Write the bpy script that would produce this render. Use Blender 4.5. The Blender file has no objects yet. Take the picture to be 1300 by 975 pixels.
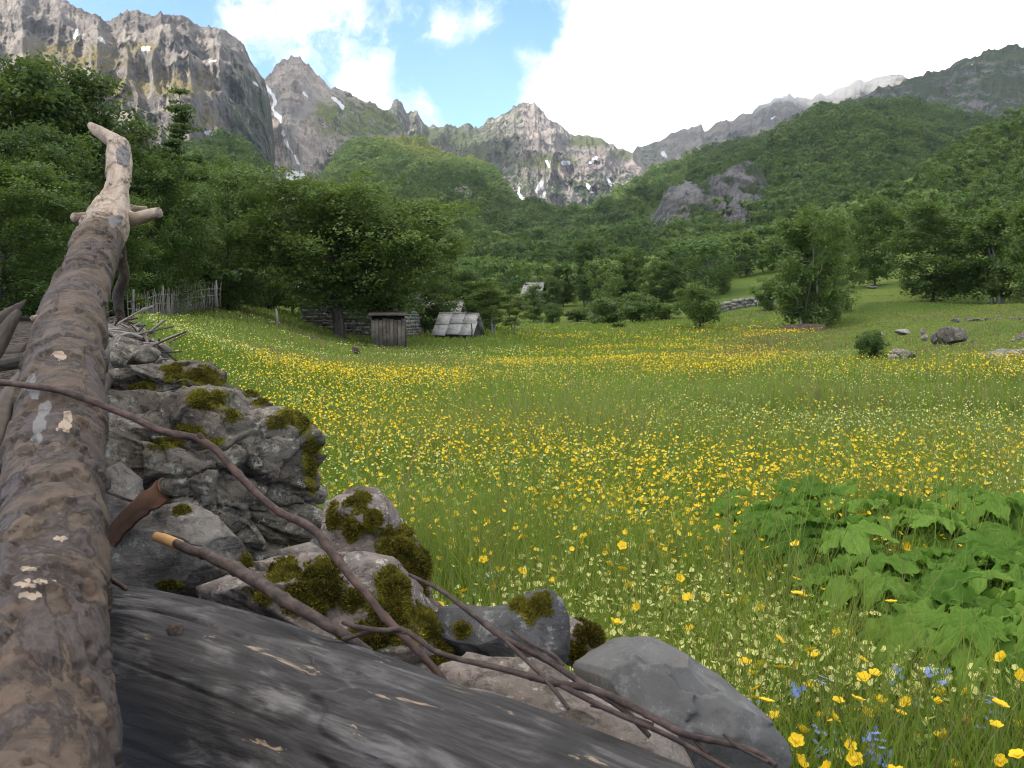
import bpy, math, random
import numpy as np
from mathutils import Vector, Matrix
from mathutils.bvhtree import BVHTree

rnd = random.Random(11)
rng = np.random.default_rng(5)
scene = bpy.context.scene
COL = scene.collection
R = math.radians

# ------------------------------------------------------------------ camera geometry
F, CU, CV, CAMZ = 1150.0, 650.0, 487.5, 1.1
PIT = math.atan(87.5 / F)
SP, CP = math.sin(PIT), math.cos(PIT)

def ray(u, v):
    a = (u - CU) / F; b = (CV - v) / F
    return np.array([a, CP + SP * b, -SP + CP * b])

def P(u, v, y):
    r = ray(u, v)
    return np.array([0, 0, CAMZ]) + r * (y / r[1])

def pv(p):
    """where a point of the place shows in the photograph's pixels"""
    x, y, z = p[..., 0], p[..., 1], p[..., 2] - CAMZ
    f = y * CP - z * SP; up = y * SP + z * CP
    f = np.maximum(f, 1e-3)
    return CU + F * x / f, CV - F * up / f

# ------------------------------------------------------------------ numpy noise
def _hash(ix, iy, iz, seed):
    h = (ix.astype(np.int64) * 374761393 + iy.astype(np.int64) * 668265263 + iz.astype(np.int64) * 2147483647 + seed * 1274126177) & 0xFFFFFFFF
    h = ((h ^ (h >> 13)) * 1274126177) & 0xFFFFFFFF
    h = ((h ^ (h >> 16)) * 2246822519) & 0xFFFFFFFF
    return ((h ^ (h >> 15)) & 0xFFFFFF) / float(0xFFFFFF)

def vnoise(x, y, z=None, seed=0):
    x = np.asarray(x, float); y = np.asarray(y, float)
    z = np.zeros_like(x) if z is None else np.asarray(z, float)
    x, y, z = np.broadcast_arrays(x, y, z)
    ix, iy, iz = np.floor(x), np.floor(y), np.floor(z)
    fx, fy, fz = x - ix, y - iy, z - iz
    s = lambda t: t * t * t * (t * (t * 6 - 15) + 10)
    fx, fy, fz = s(fx), s(fy), s(fz)
    r = 0
    for dx in (0, 1):
        for dy in (0, 1):
            for dz in (0, 1):
                w = (fx if dx else 1 - fx) * (fy if dy else 1 - fy) * (fz if dz else 1 - fz)
                r = r + w * _hash(ix + dx, iy + dy, iz + dz, seed)
    return r * 2 - 1

def fbm(x, y, z=None, oct=5, seed=0, gain=.5, lac=2.03):
    a, f, r, t = 1., 1., 0, 0
    for o in range(oct):
        r = r + a * vnoise(x * f + o * 17.3, y * f + o * 5.1, None if z is None else z * f + o * 3.7, seed + o)
        t += a; a *= gain; f *= lac
    return r / t

def ridged(x, y, z=None, oct=5, seed=0, gain=.55, lac=2.07):
    a, f, r, t = 1., 1., 0, 0
    for o in range(oct):
        n = 1 - np.abs(vnoise(x * f + o * 11.3, y * f + o * 7.9, None if z is None else z * f + o * 2.7, seed + o))
        r = r + a * n * n
        t += a; a *= gain; f *= lac
    return r / t

def sstep(a, b, x):
    t = np.clip((x - a) / (b - a), 0, 1)
    return t * t * (3 - 2 * t)

# ------------------------------------------------------------------ mesh helpers
def mesh_np(name, verts, faces, mats, smooth=True, attrs=None, midx=None):
    """faces: list of int arrays (n,k)"""
    me = bpy.data.meshes.new(name)
    verts = np.asarray(verts, np.float32).reshape(-1, 3)
    if not isinstance(faces, list): faces = [faces]
    faces = [np.asarray(f, np.int32) for f in faces if len(f)]
    me.vertices.add(len(verts)); me.vertices.foreach_set('co', verts.ravel())
    tot = np.concatenate([np.full(len(f), f.shape[1], np.int32) for f in faces])
    li = np.concatenate([f.ravel() for f in faces])
    me.loops.add(len(li)); me.loops.foreach_set('vertex_index', li)
    me.polygons.add(len(tot))
    st = np.zeros(len(tot), np.int32); st[1:] = np.cumsum(tot)[:-1]
    me.polygons.foreach_set('loop_start', st)
    try: me.polygons.foreach_set('loop_total', tot)
    except Exception: pass
    if smooth: me.polygons.foreach_set('use_smooth', np.ones(len(tot), bool))
    if not isinstance(mats, (list, tuple)): mats = [mats]
    for m in mats: me.materials.append(m)
    if midx is not None: me.polygons.foreach_set('material_index', np.asarray(midx, np.int32))
    for k, a in (attrs or {}).items():
        a = np.asarray(a, np.float32)
        if a.ndim == 1:
            at = me.attributes.new(k, 'FLOAT', 'POINT'); at.data.foreach_set('value', a)
        else:
            at = me.attributes.new(k, 'FLOAT_VECTOR', 'POINT'); at.data.foreach_set('vector', a.ravel())
    me.update(calc_edges=True)
    return me

def link(name, data, parent=None, loc=None):
    o = bpy.data.objects.new(name, data)
    COL.objects.link(o)
    if parent is not None: o.parent = parent
    if loc is not None: o.location = loc
    return o

def tag(o, label=None, cat=None, group=None, kind=None):
    if label: o['label'] = label
    if cat: o['category'] = cat
    if group: o['group'] = group
    if kind: o['kind'] = kind
    return o

def thing(name, loc, label, cat, group=None):
    return tag(link(name, None, None, loc), label, cat, group)

def local(verts, loc):
    return np.asarray(verts, float) - np.asarray(loc, float)

class MB:
    """collects polygons for one mesh"""
    def __init__(s): s.v = []; s.f = {}; s.n = 0; s.a = []
    def add(s, v, f, a=None):
        v = np.asarray(v, float).reshape(-1, 3)
        f = np.asarray(f, int)
        s.f.setdefault(f.shape[1], []).append(f + s.n)
        s.v.append(v); s.n += len(v)
        if a is not None: s.a.append(np.asarray(a, float))
    def box(s, c, size, rz=0, tilt=None):
        x, y, z = np.array(size) / 2
        v = np.array([[-x,-y,-z],[x,-y,-z],[x,y,-z],[-x,y,-z],[-x,-y,z],[x,-y,z],[x,y,z],[-x,y,z]])
        if tilt is not None: v = v @ np.array(Matrix.Rotation(tilt[0], 3, tilt[1])).T
        if rz: v = v @ np.array(Matrix.Rotation(rz, 3, 'Z')).T
        s.add(v + np.array(c), [[0,3,2,1],[4,5,6,7],[0,1,5,4],[1,2,6,5],[2,3,7,6],[3,0,4,7]])
    def tube(s, pts, rad, nt=8, seed=0, wob=0.0):
        v, q, cap, lc = tube(pts, rad, len(pts), nt, seed=seed, wob=wob, smooth_path=False)
        n0 = s.n
        s.add(v, q); s.f.setdefault(3, []).append(np.asarray(cap) + n0)
    def mesh(s, name, mat, smooth=False, attrs=None):
        return mesh_np(name, np.concatenate(s.v), [np.concatenate(x) for x in s.f.values()], mat, smooth, attrs)

def catmull(pts, n):
    pts = np.asarray(pts, float)
    m = len(pts)
    t = np.linspace(0, m - 1, n); i = np.minimum(t.astype(int), m - 2); f = (t - i)[:, None]
    p0 = pts[np.maximum(i - 1, 0)]; p1 = pts[i]; p2 = pts[i + 1]; p3 = pts[np.minimum(i + 2, m - 1)]
    return .5 * (2 * p1 + (p2 - p0) * f + (2 * p0 - 5 * p1 + 4 * p2 - p3) * f * f + (3 * p1 - p0 - 3 * p2 + p3) * f ** 3)

def tube(pts, rad, n=40, nt=16, disp=None, seed=0, wob=0.0, smooth_path=True):
    """tapering tube; returns verts, quads, cap triangles, (r cos, r sin, s) coordinates"""
    pts = np.asarray(pts, float); rad = np.asarray(rad, float)
    if smooth_path:
        c = catmull(np.c_[pts, rad], n); pts, rad = c[:, :3], np.maximum(c[:, 3], 1e-4)
    n = len(pts)
    tan = np.gradient(pts, axis=0); tan /= np.linalg.norm(tan, axis=1)[:, None] + 1e-12
    ref = np.array([0., 0, 1]) if abs(tan[:, 2].mean()) < .9 else np.array([1., 0, 0])
    a = np.cross(tan, ref); a /= np.linalg.norm(a, axis=1)[:, None] + 1e-12
    b = np.cross(a, tan)
    s = np.concatenate([[0], np.cumsum(np.linalg.norm(np.diff(pts, axis=0), axis=1))])
    th = np.linspace(0, 2 * np.pi, nt, endpoint=False)
    S, TH = np.meshgrid(s, th, indexing='ij')
    Rr = np.repeat(rad[:, None], nt, 1)
    if wob: Rr = Rr * (1 + wob * fbm(np.cos(TH) * 1.5 + seed, np.sin(TH) * 1.5, S / (rad.mean() * 4 + 1e-6), 3, seed))
    if disp is not None: Rr = Rr + disp(S, TH, Rr)
    d = np.cos(TH)[..., None] * a[:, None] + np.sin(TH)[..., None] * b[:, None]
    v = (pts[:, None] + d * Rr[..., None]).reshape(-1, 3)
    i, j = np.meshgrid(np.arange(n - 1), np.arange(nt), indexing='ij')
    q = np.stack([i * nt + j, i * nt + (j + 1) % nt, (i + 1) * nt + (j + 1) % nt, (i + 1) * nt + j], -1).reshape(-1, 4)
    lc = np.stack([np.cos(TH) * rad[:, None], np.sin(TH) * rad[:, None], S], -1).reshape(-1, 3)
    m = len(v)
    v = np.r_[v, pts[:1], pts[-1:]]
    lc = np.r_[lc, [[0, 0, 0]], [[0, 0, s[-1]]]]
    jj = np.arange(nt)
    cap = np.r_[np.c_[np.full(nt, m), (jj + 1) % nt, jj], np.c_[np.full(nt, m + 1), (n - 1) * nt + jj, (n - 1) * nt + (jj + 1) % nt]]
    return v, q, cap, lc

# ------------------------------------------------------------------ material helper
class NT:
    def __init__(s, name, disp=False):
        s.m = bpy.data.materials.new(name); s.m.use_nodes = True
        s.t = s.m.node_tree; s.t.nodes.clear()
        s.out = s.t.nodes.new('ShaderNodeOutputMaterial')
    def put(s, node, key, val):
        sock = node.inputs[key]
        if isinstance(val, bpy.types.NodeSocket): s.t.links.new(val, sock)
        elif isinstance(val, tuple) and sock.type == 'RGBA' and len(val) == 3: sock.default_value = (*val, 1)
        else: sock.default_value = val
    def n(s, typ, out=0, props=None, **kw):
        nd = s.t.nodes.new('ShaderNode' + typ)
        for k, v in (props or {}).items(): setattr(nd, k, v)
        for k, v in kw.items():
            if k[0] == 'i' and k[1:].isdigit(): k = int(k[1:])
            else: k = k.replace('_', ' ')
            s.put(nd, k, v)
        return nd.outputs[out]
    def co(s): return s.n('TexCoord', 'Object')
    def attr(s, name, out='Fac', typ='GEOMETRY'): return s.n('Attribute', out, {'attribute_name': name, 'attribute_type': typ})
    def noise(s, vec, scale, detail=6, rough=.55, dist=0., out=0):
        return s.n('TexNoise', out, Vector=vec, Scale=float(scale), Detail=float(detail), Roughness=rough, Distortion=float(dist))
    def vor(s, vec, scale, feature='F1', out=0):
        return s.n('TexVoronoi', out, {'feature': feature}, Vector=vec, Scale=float(scale))
    def map(s, vec, scale=(1, 1, 1), loc=(0, 0, 0)): return s.n('Mapping', Vector=vec, Scale=scale, Location=loc)
    def ramp(s, fac, stops, interp='LINEAR'):
        nd = s.t.nodes.new('ShaderNodeValToRGB'); s.t.links.new(fac, nd.inputs[0])
        cr = nd.color_ramp; cr.interpolation = interp
        while len(cr.elements) < len(stops): cr.elements.new(.5)
        for e, (p, c) in zip(cr.elements, stops):
            e.position = p
            e.color = (c, c, c, 1) if isinstance(c, (int, float)) else (*c, 1)
        return nd.outputs[0]
    def step(s, fac, a, b): return s.n('MapRange', 0, {'interpolation_type': 'SMOOTHSTEP'}, Value=fac, From_Min=float(a), From_Max=float(b))
    def mix(s, fac, a, b, mode='MIX'):
        nd = s.t.nodes.new('ShaderNodeMix'); nd.data_type = 'RGBA'; nd.blend_type = mode
        for k, v in ((0, fac), (6, a), (7, b)): s.put(nd, k, v)
        return nd.outputs[2]
    def math(s, op, a, b=0., c=0.): return s.n('Math', 0, {'operation': op}, i0=a, i1=b, i2=c)
    def vmath(s, op, a, b=(0, 0, 0), out=0): return s.n('VectorMath', out, {'operation': op}, i0=a, i1=b)
    def bump(s, h, strength=.5, dist=.01, normal=None):
        kw = dict(Height=h, Strength=strength, Distance=dist)
        if normal is not None: kw['Normal'] = normal
        return s.n('Bump', **kw)
    def bsdf(s, col, rough=.8, normal=None, spec=.3, **kw):
        d = dict(Base_Color=col, Roughness=rough, Specular_IOR_Level=spec, **kw)
        if normal is not None: d['Normal'] = normal
        return s.n('BsdfPrincipled', **d)
    def done(s, sh):
        s.t.links.new(sh, s.out.inputs['Surface']); return s.m
    def leafy(s, col, trans=.45, rough=.55, tcol=None, spec=.25):
        """thin leaf: reflects and lets light through"""
        b = s.bsdf(col, rough, spec=spec)
        t = s.n('BsdfTranslucent', Color=tcol if tcol is not None else col)
        return s.done(s.n('MixShader', i0=trans, i1=b, i2=t))

def ico(sub):
    import bmesh
    bm = bmesh.new(); bmesh.ops.create_icosphere(bm, subdivisions=sub, radius=1)
    v = np.array([x.co[:] for x in bm.verts]); f = np.array([[y.index for y in x.verts] for x in bm.faces]); bm.free()
    return v, f

# ------------------------------------------------------------------ materials
def m_mountain(name, base1, base2, grass, scrub_amt=.5, sc=1.0):
    m = NT(name); co = m.co()
    gully = m.map(co, (1, 1, .28))
    n1 = m.noise(gully, .012 * sc, 9, .62)
    n2 = m.noise(m.map(co, (.25, .25, 1)), .03 * sc, 6, .6, .6)
    n3 = m.noise(co, .11 * sc, 6, .65)
    col = m.mix(m.step(n1, .36, .62), base1, base2)
    col = m.mix(m.math('MULTIPLY', m.step(n2, .52, .60), .75), col, tuple(c * .62 for c in base1))
    col = m.mix(m.math('MULTIPLY', m.step(n3, .5, .68), .45), col, tuple(min(1, c * 1.25) for c in base2))
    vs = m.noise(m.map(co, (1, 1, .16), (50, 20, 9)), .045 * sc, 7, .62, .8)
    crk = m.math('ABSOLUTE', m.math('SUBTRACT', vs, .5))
    col = m.mix(m.math('MULTIPLY', m.math('SUBTRACT', 1.0, m.step(crk, .0, .03)), .6), col, tuple(c * .38 for c in base1))  # dark vertical crack lines: crevice shade put into the rock colour
    nz = m.n('SeparateXYZ', 2, Vector=m.n('NewGeometry', 'Normal'))
    gm = m.math('MULTIPLY', m.attr('gr'), m.step(m.math('ADD', nz, m.math('MULTIPLY', n3, .7)), .66, .9))
    col = m.mix(gm, col, m.mix(n2, grass, tuple(c * .6 for c in grass)))
    n4 = m.noise(co, .035 * sc, 8, .7)
    sm = m.math('MULTIPLY', m.step(m.math('ADD', n4, m.math('MULTIPLY', m.attr('scrub'), .35)), .66, .72), scrub_amt)
    col = m.mix(sm, col, m.mix(n3, (.018, .03, .016), (.045, .065, .028)))
    col = m.mix(m.attr('scree'), col, m.mix(n3, (.14, .13, .122), (.24, .225, .21)))
    col = m.mix(m.step(m.math('ADD', m.attr('snow'), m.math('MULTIPLY', m.math('SUBTRACT', n3, .5), .9)), .45, .6), col, (.55, .565, .59))
    return m.done(m.bsdf(col, .95, m.bump(m.math('ADD', n3, n1), 1.0, 9.0 / sc), .1))

def m_leaf(name, c1, c2, c3, trans=.4):
    m = NT(name)
    r = m.n('ObjectInfo', 'Random')
    t = m.attr('tint')
    f = m.math('ADD', m.math('MULTIPLY', r, .5), m.math('MULTIPLY', t, .6))
    col = m.ramp(f, [(.1, c1), (.5, c2), (.95, c3)])
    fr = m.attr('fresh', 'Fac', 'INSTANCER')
    col = m.mix(fr, col, (.23, .26, .05))  # leaves brightened along the sun stripe: sunlight put into the leaf colour
    return m.leafy(col, trans, .6, m.mix(.5, col, (.16, .22, .03)))

def m_bark(name, c1, c2, sc=6):
    m = NT(name); co = m.co()
    n = m.noise(m.map(co, (1, 1, .25)), sc, 8, .65)
    return m.done(m.bsdf(m.mix(m.step(n, .3, .7), c1, c2), .9, m.bump(n, .7, .02), .2))

def m_wood(name, c1, c2, c3, sc=8, stretch=(1, 1, .08)):
    m = NT(name); co = m.co()
    n = m.noise(m.map(co, stretch), sc * 6, 8, .7)
    p = m.noise(co, sc * .6, 5, .6)
    r = m.n('ObjectInfo', 'Random')
    col = m.mix(n, c1, c2)
    col = m.mix(m.math('MULTIPLY', m.step(m.math('ADD', p, m.math('MULTIPLY', r, .2)), .5, .72), .8), col, c3)
    return m.done(m.bsdf(col, .85, m.bump(n, .5, .006), .2))

def m_stone(name, light, mid, dark, sc=1.0, lichen=(.36, .35, .31), dirt=.6, brk=1.0, bumpd=.012, lich_amt=.7):
    m = NT(name); co = m.co()
    n1 = m.noise(co, 5 * sc, 10, .65, .4)
    n2 = m.noise(m.map(co, (1, 1, 2.6), (3, 1, 2)), 11 * sc, 8, .7, .8)
    n3 = m.noise(co, 60 * sc, 6, .7)
    cr = m.vor(m.vmath('ADD', co, m.vmath('SCALE', m.noise(co, 7 * sc, 5, .6, 0, 1), (0, 0, 0))), 9 * sc, 'DISTANCE_TO_EDGE')
    col = m.mix(m.step(n1, .35, .62), mid, light)
    col = m.mix(m.math('MULTIPLY', m.step(n2, .5, .66), dirt), col, dark)
    l = m.step(m.math('ADD', m.noise(co, 24 * sc, 8, .75), m.math('MULTIPLY', n1, .25)), .68, .74)
    col = m.mix(m.math('MULTIPLY', l, lich_amt), col, lichen)
    col = m.mix(m.math('MULTIPLY', m.step(n3, .55, .72), .5), col, tuple(c * .45 for c in mid))
    n4 = m.noise(co, 120 * sc, 5, .75); n5 = m.noise(co, 30 * sc, 8, .72, .6)
    col = m.mix(m.math('MULTIPLY', m.step(n5, .54, .60), .6 * dirt), col, tuple(c * .5 for c in dark))
    col = m.mix(m.math('MULTIPLY', m.step(n4, .58, .66), .55), col, tuple(min(1, c * 1.5) for c in light))
    col = m.mix(m.math('MULTIPLY', m.step(m.noise(m.map(co, (1, 1, 1), (7, 7, 7)), 8 * sc, 7, .65), .56, .68), .5 * dirt), col, (.11, .075, .048))
    fl = m.step(m.math('ADD', m.attr('film'), m.math('MULTIPLY', m.math('SUBTRACT', n5, .5), 1.6)), .45, .75)
    col = m.mix(m.math('MULTIPLY', fl, .85), col, m.mix(m.step(n4, .4, .6), (.038, .032, .013), (.095, .083, .024)))
    h = m.math('ADD', m.math('MULTIPLY', n1, 1.2), m.math('ADD', m.math('MULTIPLY', n2, .8), m.math('ADD', m.math('MULTIPLY', n3, .3), m.math('MULTIPLY', n5, .5))))
    return m.done(m.bsdf(col, .92, m.bump(h, .9 * brk, bumpd), .2))

def m_moss():
    m = NT('moss'); co = m.co()
    n1 = m.noise(co, 14, 6, .6); n2 = m.noise(co, 140, 4, .7)
    t = m.attr('tint')
    col = m.ramp(m.math('ADD', m.math('MULTIPLY', n1, .6), m.math('MULTIPLY', t, .45)), [(.2, (.024, .020, .008)), (.42, (.085, .075, .014)), (.66, (.17, .15, .022)), (.9, (.30, .26, .04))])
    return m.done(m.bsdf(col, .95, m.bump(n2, .8, .004), .05))

def m_ground():
    m = NT('ground'); co = m.co()
    n1 = m.noise(co, .12, 8, .6); n2 = m.noise(co, 1.3, 6, .65); n3 = m.noise(co, 14, 6, .7)
    col = m.mix(m.step(n1, .35, .65), (.060, .100, .018), (.100, .130, .026))
    col = m.mix(m.math('MULTIPLY', m.step(n2, .5, .7), .5), col, (.14, .14, .045))
    col = m.mix(m.math('MULTIPLY', m.step(n3, .45, .7), .4), col, (.045, .075, .014))
    soil = m.mix(m.step(n3, .38, .62), (.018, .014, .011), m.mix(n2, (.06, .048, .036), (.13, .11, .09)))
    col = m.mix(m.step(m.math('ADD', m.attr('soil'), m.math('MULTIPLY', m.math('SUBTRACT', n2, .5), .6)), .4, .6), col, soil)
    return m.done(m.bsdf(col, 1.0, m.bump(m.math('ADD', n3, n2), .8, .05), .05))

def m_hill():
    m = NT('hill_floor'); co = m.co()
    n1 = m.noise(co, .02, 8, .65); n3 = m.noise(co, .35, 6, .7)
    col = m.mix(n1, (.035, .06, .016), (.075, .105, .025))
    n2 = m.noise(m.map(co, (1, 1, .35)), .045, 8, .7)
    n5 = m.noise(m.map(co, (.3, .3, 1.6)), .09, 6, .6, .5)
    rock = m.mix(m.step(n2, .35, .62), (.20, .185, .175), (.42, .39, .36))
    rock = m.mix(m.math('MULTIPLY', m.step(n5, .5, .6), .6), rock, (.10, .095, .092))
    rock = m.mix(m.math('MULTIPLY', m.step(m.noise(co, .06, 8, .7), .56, .62), .85), rock, (.03, .045, .02))
    col = m.mix(m.attr('rock'), col, rock)
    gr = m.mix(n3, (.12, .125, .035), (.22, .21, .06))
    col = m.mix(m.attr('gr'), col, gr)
    sc = m.mix(n3, (.30, .28, .27), (.5, .48, .46))
    col = m.mix(m.attr('scree'), col, sc)
    return m.done(m.bsdf(col, 1.0, m.bump(m.math('ADD', n3, m.math('MULTIPLY', n2, 3.)), .8, 2.0), .05))

def m_flat(name, col, rough=.7, trans=0., var=0.):
    m = NT(name)
    c = col
    if var:
        r = m.math('ADD', m.attr('tint'), m.math('MULTIPLY', m.n('ObjectInfo', 'Random'), .5))
        c = m.mix(m.math('MULTIPLY', r, var), col, tuple(x * .45 for x in col))
    if trans: return m.leafy(c, trans, rough)
    return m.done(m.bsdf(c, rough, spec=.2))

def m_grass():
    m = NT('grass_blades')
    t = m.attr('tint')
    col = m.ramp(t, [(0, (.055, .105, .016)), (.35, (.125, .205, .024)), (.62, (.205, .265, .040)), (.8, (.24, .24, .08)), (.93, (.23, .175, .085)), (1, (.18, .11, .07))])
    return m.leafy(col, .45, .5, m.mix(.45, col, (.22, .33, .03)))

def m_log():
    """bark log: brown bark, dark wet peeled areas, pale inner-wood scars and bare wood towards the tip"""
    m = NT('log_bark'); lc = m.attr('lc', 'Vector'); co = m.co()
    ring = m.map(lc, (1, 1, 1.5))
    a = m.noise(m.map(lc, (1.5, 1.5, 1)), 6, 9, .68, .6)
    b = m.noise(ring, 16, 8, .68, .8)
    c = m.noise(m.map(lc, (1, 1, .8), (4, 2, 1)), 14, 5, .55, .9)
    fine = m.noise(m.map(lc, (1, 1, .5)), 130, 6, .7)
    bark = m.mix(m.step(b, .35, .62), (.030, .020, .014), (.088, .060, .041))
    bark = m.mix(m.math('MULTIPLY', m.step(fine, .48, .72), .45), bark, (.128, .098, .074))
    dark = m.mix(m.step(fine, .3, .7), (.032, .023, .020), (.074, .056, .050))
    col = m.mix(m.step(a, .45, .50), dark, bark)
    rust = m.step(m.noise(m.map(lc, (1, 1, 1.6), (9, 9, 9)), 11, 7, .65, .5), .55, .66)
    col = m.mix(m.math('MULTIPLY', rust, .5), col, (.125, .070, .040))
    pale = m.step(c, .71, .74)
    col = m.mix(m.math('MULTIPLY', pale, .8), col, m.mix(fine, (.36, .26, .17), (.52, .40, .29)))
    bare = m.mix(m.step(m.noise(m.map(lc, (1, 1, .15)), 30, 8, .7), .3, .7), (.20, .145, .105), (.40, .32, .25))
    bare = m.mix(m.math('MULTIPLY', m.step(m.noise(m.map(lc, (1, 1, .7), (2, 0, 5)), 18, 7, .7), .58, .68), .7), bare, (.24, .13, .075))
    col = m.mix(m.step(m.math('ADD', m.attr('bare'), m.math('MULTIPLY', m.math('SUBTRACT', b, .5), .9)), .42, .58), col, bare)
    col = m.mix(m.step(m.attr('scar'), .4, .6), col, m.mix(fine, (.24, .175, .12), (.36, .285, .21)))
    col = m.mix(m.step(m.attr('grey'), .4, .6), col, m.mix(fine, (.085, .076, .074), (.185, .172, .168)))
    h = m.math('ADD', m.math('MULTIPLY', b, .8), m.math('ADD', m.math('MULTIPLY', fine, .35), m.math('MULTIPLY', m.step(a, .45, .50), .9)))
    return m.done(m.bsdf(col, .75, m.bump(h, .8, .006), .3))

def m_greylog():
    m = NT('weathered_wood'); lc = m.attr('lc', 'Vector')
    g = m.math('ADD', m.math('MULTIPLY', m.noise(m.map(lc, (1, 1, .07)), 70, 9, .7, .5), .6), m.math('MULTIPLY', m.noise(m.map(lc, (1, 1, .045)), 300, 6, .7, .3), .4))
    w = m.noise(m.map(lc, (1, 1, .22)), 22, 8, .65, 1.2)
    p = m.noise(m.map(lc, (1, 1, .20), (3, 3, 0)), 44, 8, .68, .8)
    col = m.mix(m.step(g, .40, .62), (.008, .007, .007), (.036, .031, .031))
    col = m.mix(m.math('MULTIPLY', m.step(w, .48, .66), .85), col, m.mix(g, (.018, .016, .015), (.21, .195, .188)))
    col = m.mix(m.math('MULTIPLY', m.step(m.noise(lc, 6, 6, .6, .6), .50, .64), .85), col, (.007, .006, .006))
    col = m.mix(m.math('MULTIPLY', m.step(p, .62, .65), .85), col, (.26, .19, .125))
    ck = m.math('ABSOLUTE', m.math('SUBTRACT', m.noise(m.map(lc, (1, 1, .05), (8, 1, 2)), 34, 5, .6, .6), .5))
    ckm = m.math('SUBTRACT', 1.0, m.step(ck, .003, .012))
    col = m.mix(m.math('MULTIPLY', ckm, .85), col, (.006, .005, .005))
    col = m.mix(m.attr('scar'), col, (.020, .017, .017))
    return m.done(m.bsdf(col, .62, m.bump(m.math('ADD', g, w), .6, .004), .3))

def m_twig(name, c1, c2):
    m = NT(name); lc = m.attr('lc', 'Vector')
    n = m.noise(m.map(lc, (1, 1, .6)), 90, 6, .65)
    col = m.mix(m.step(n, .35, .65), c1, c2)
    return m.done(m.bsdf(col, .7, m.bump(n, .5, .002), .3))

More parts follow.
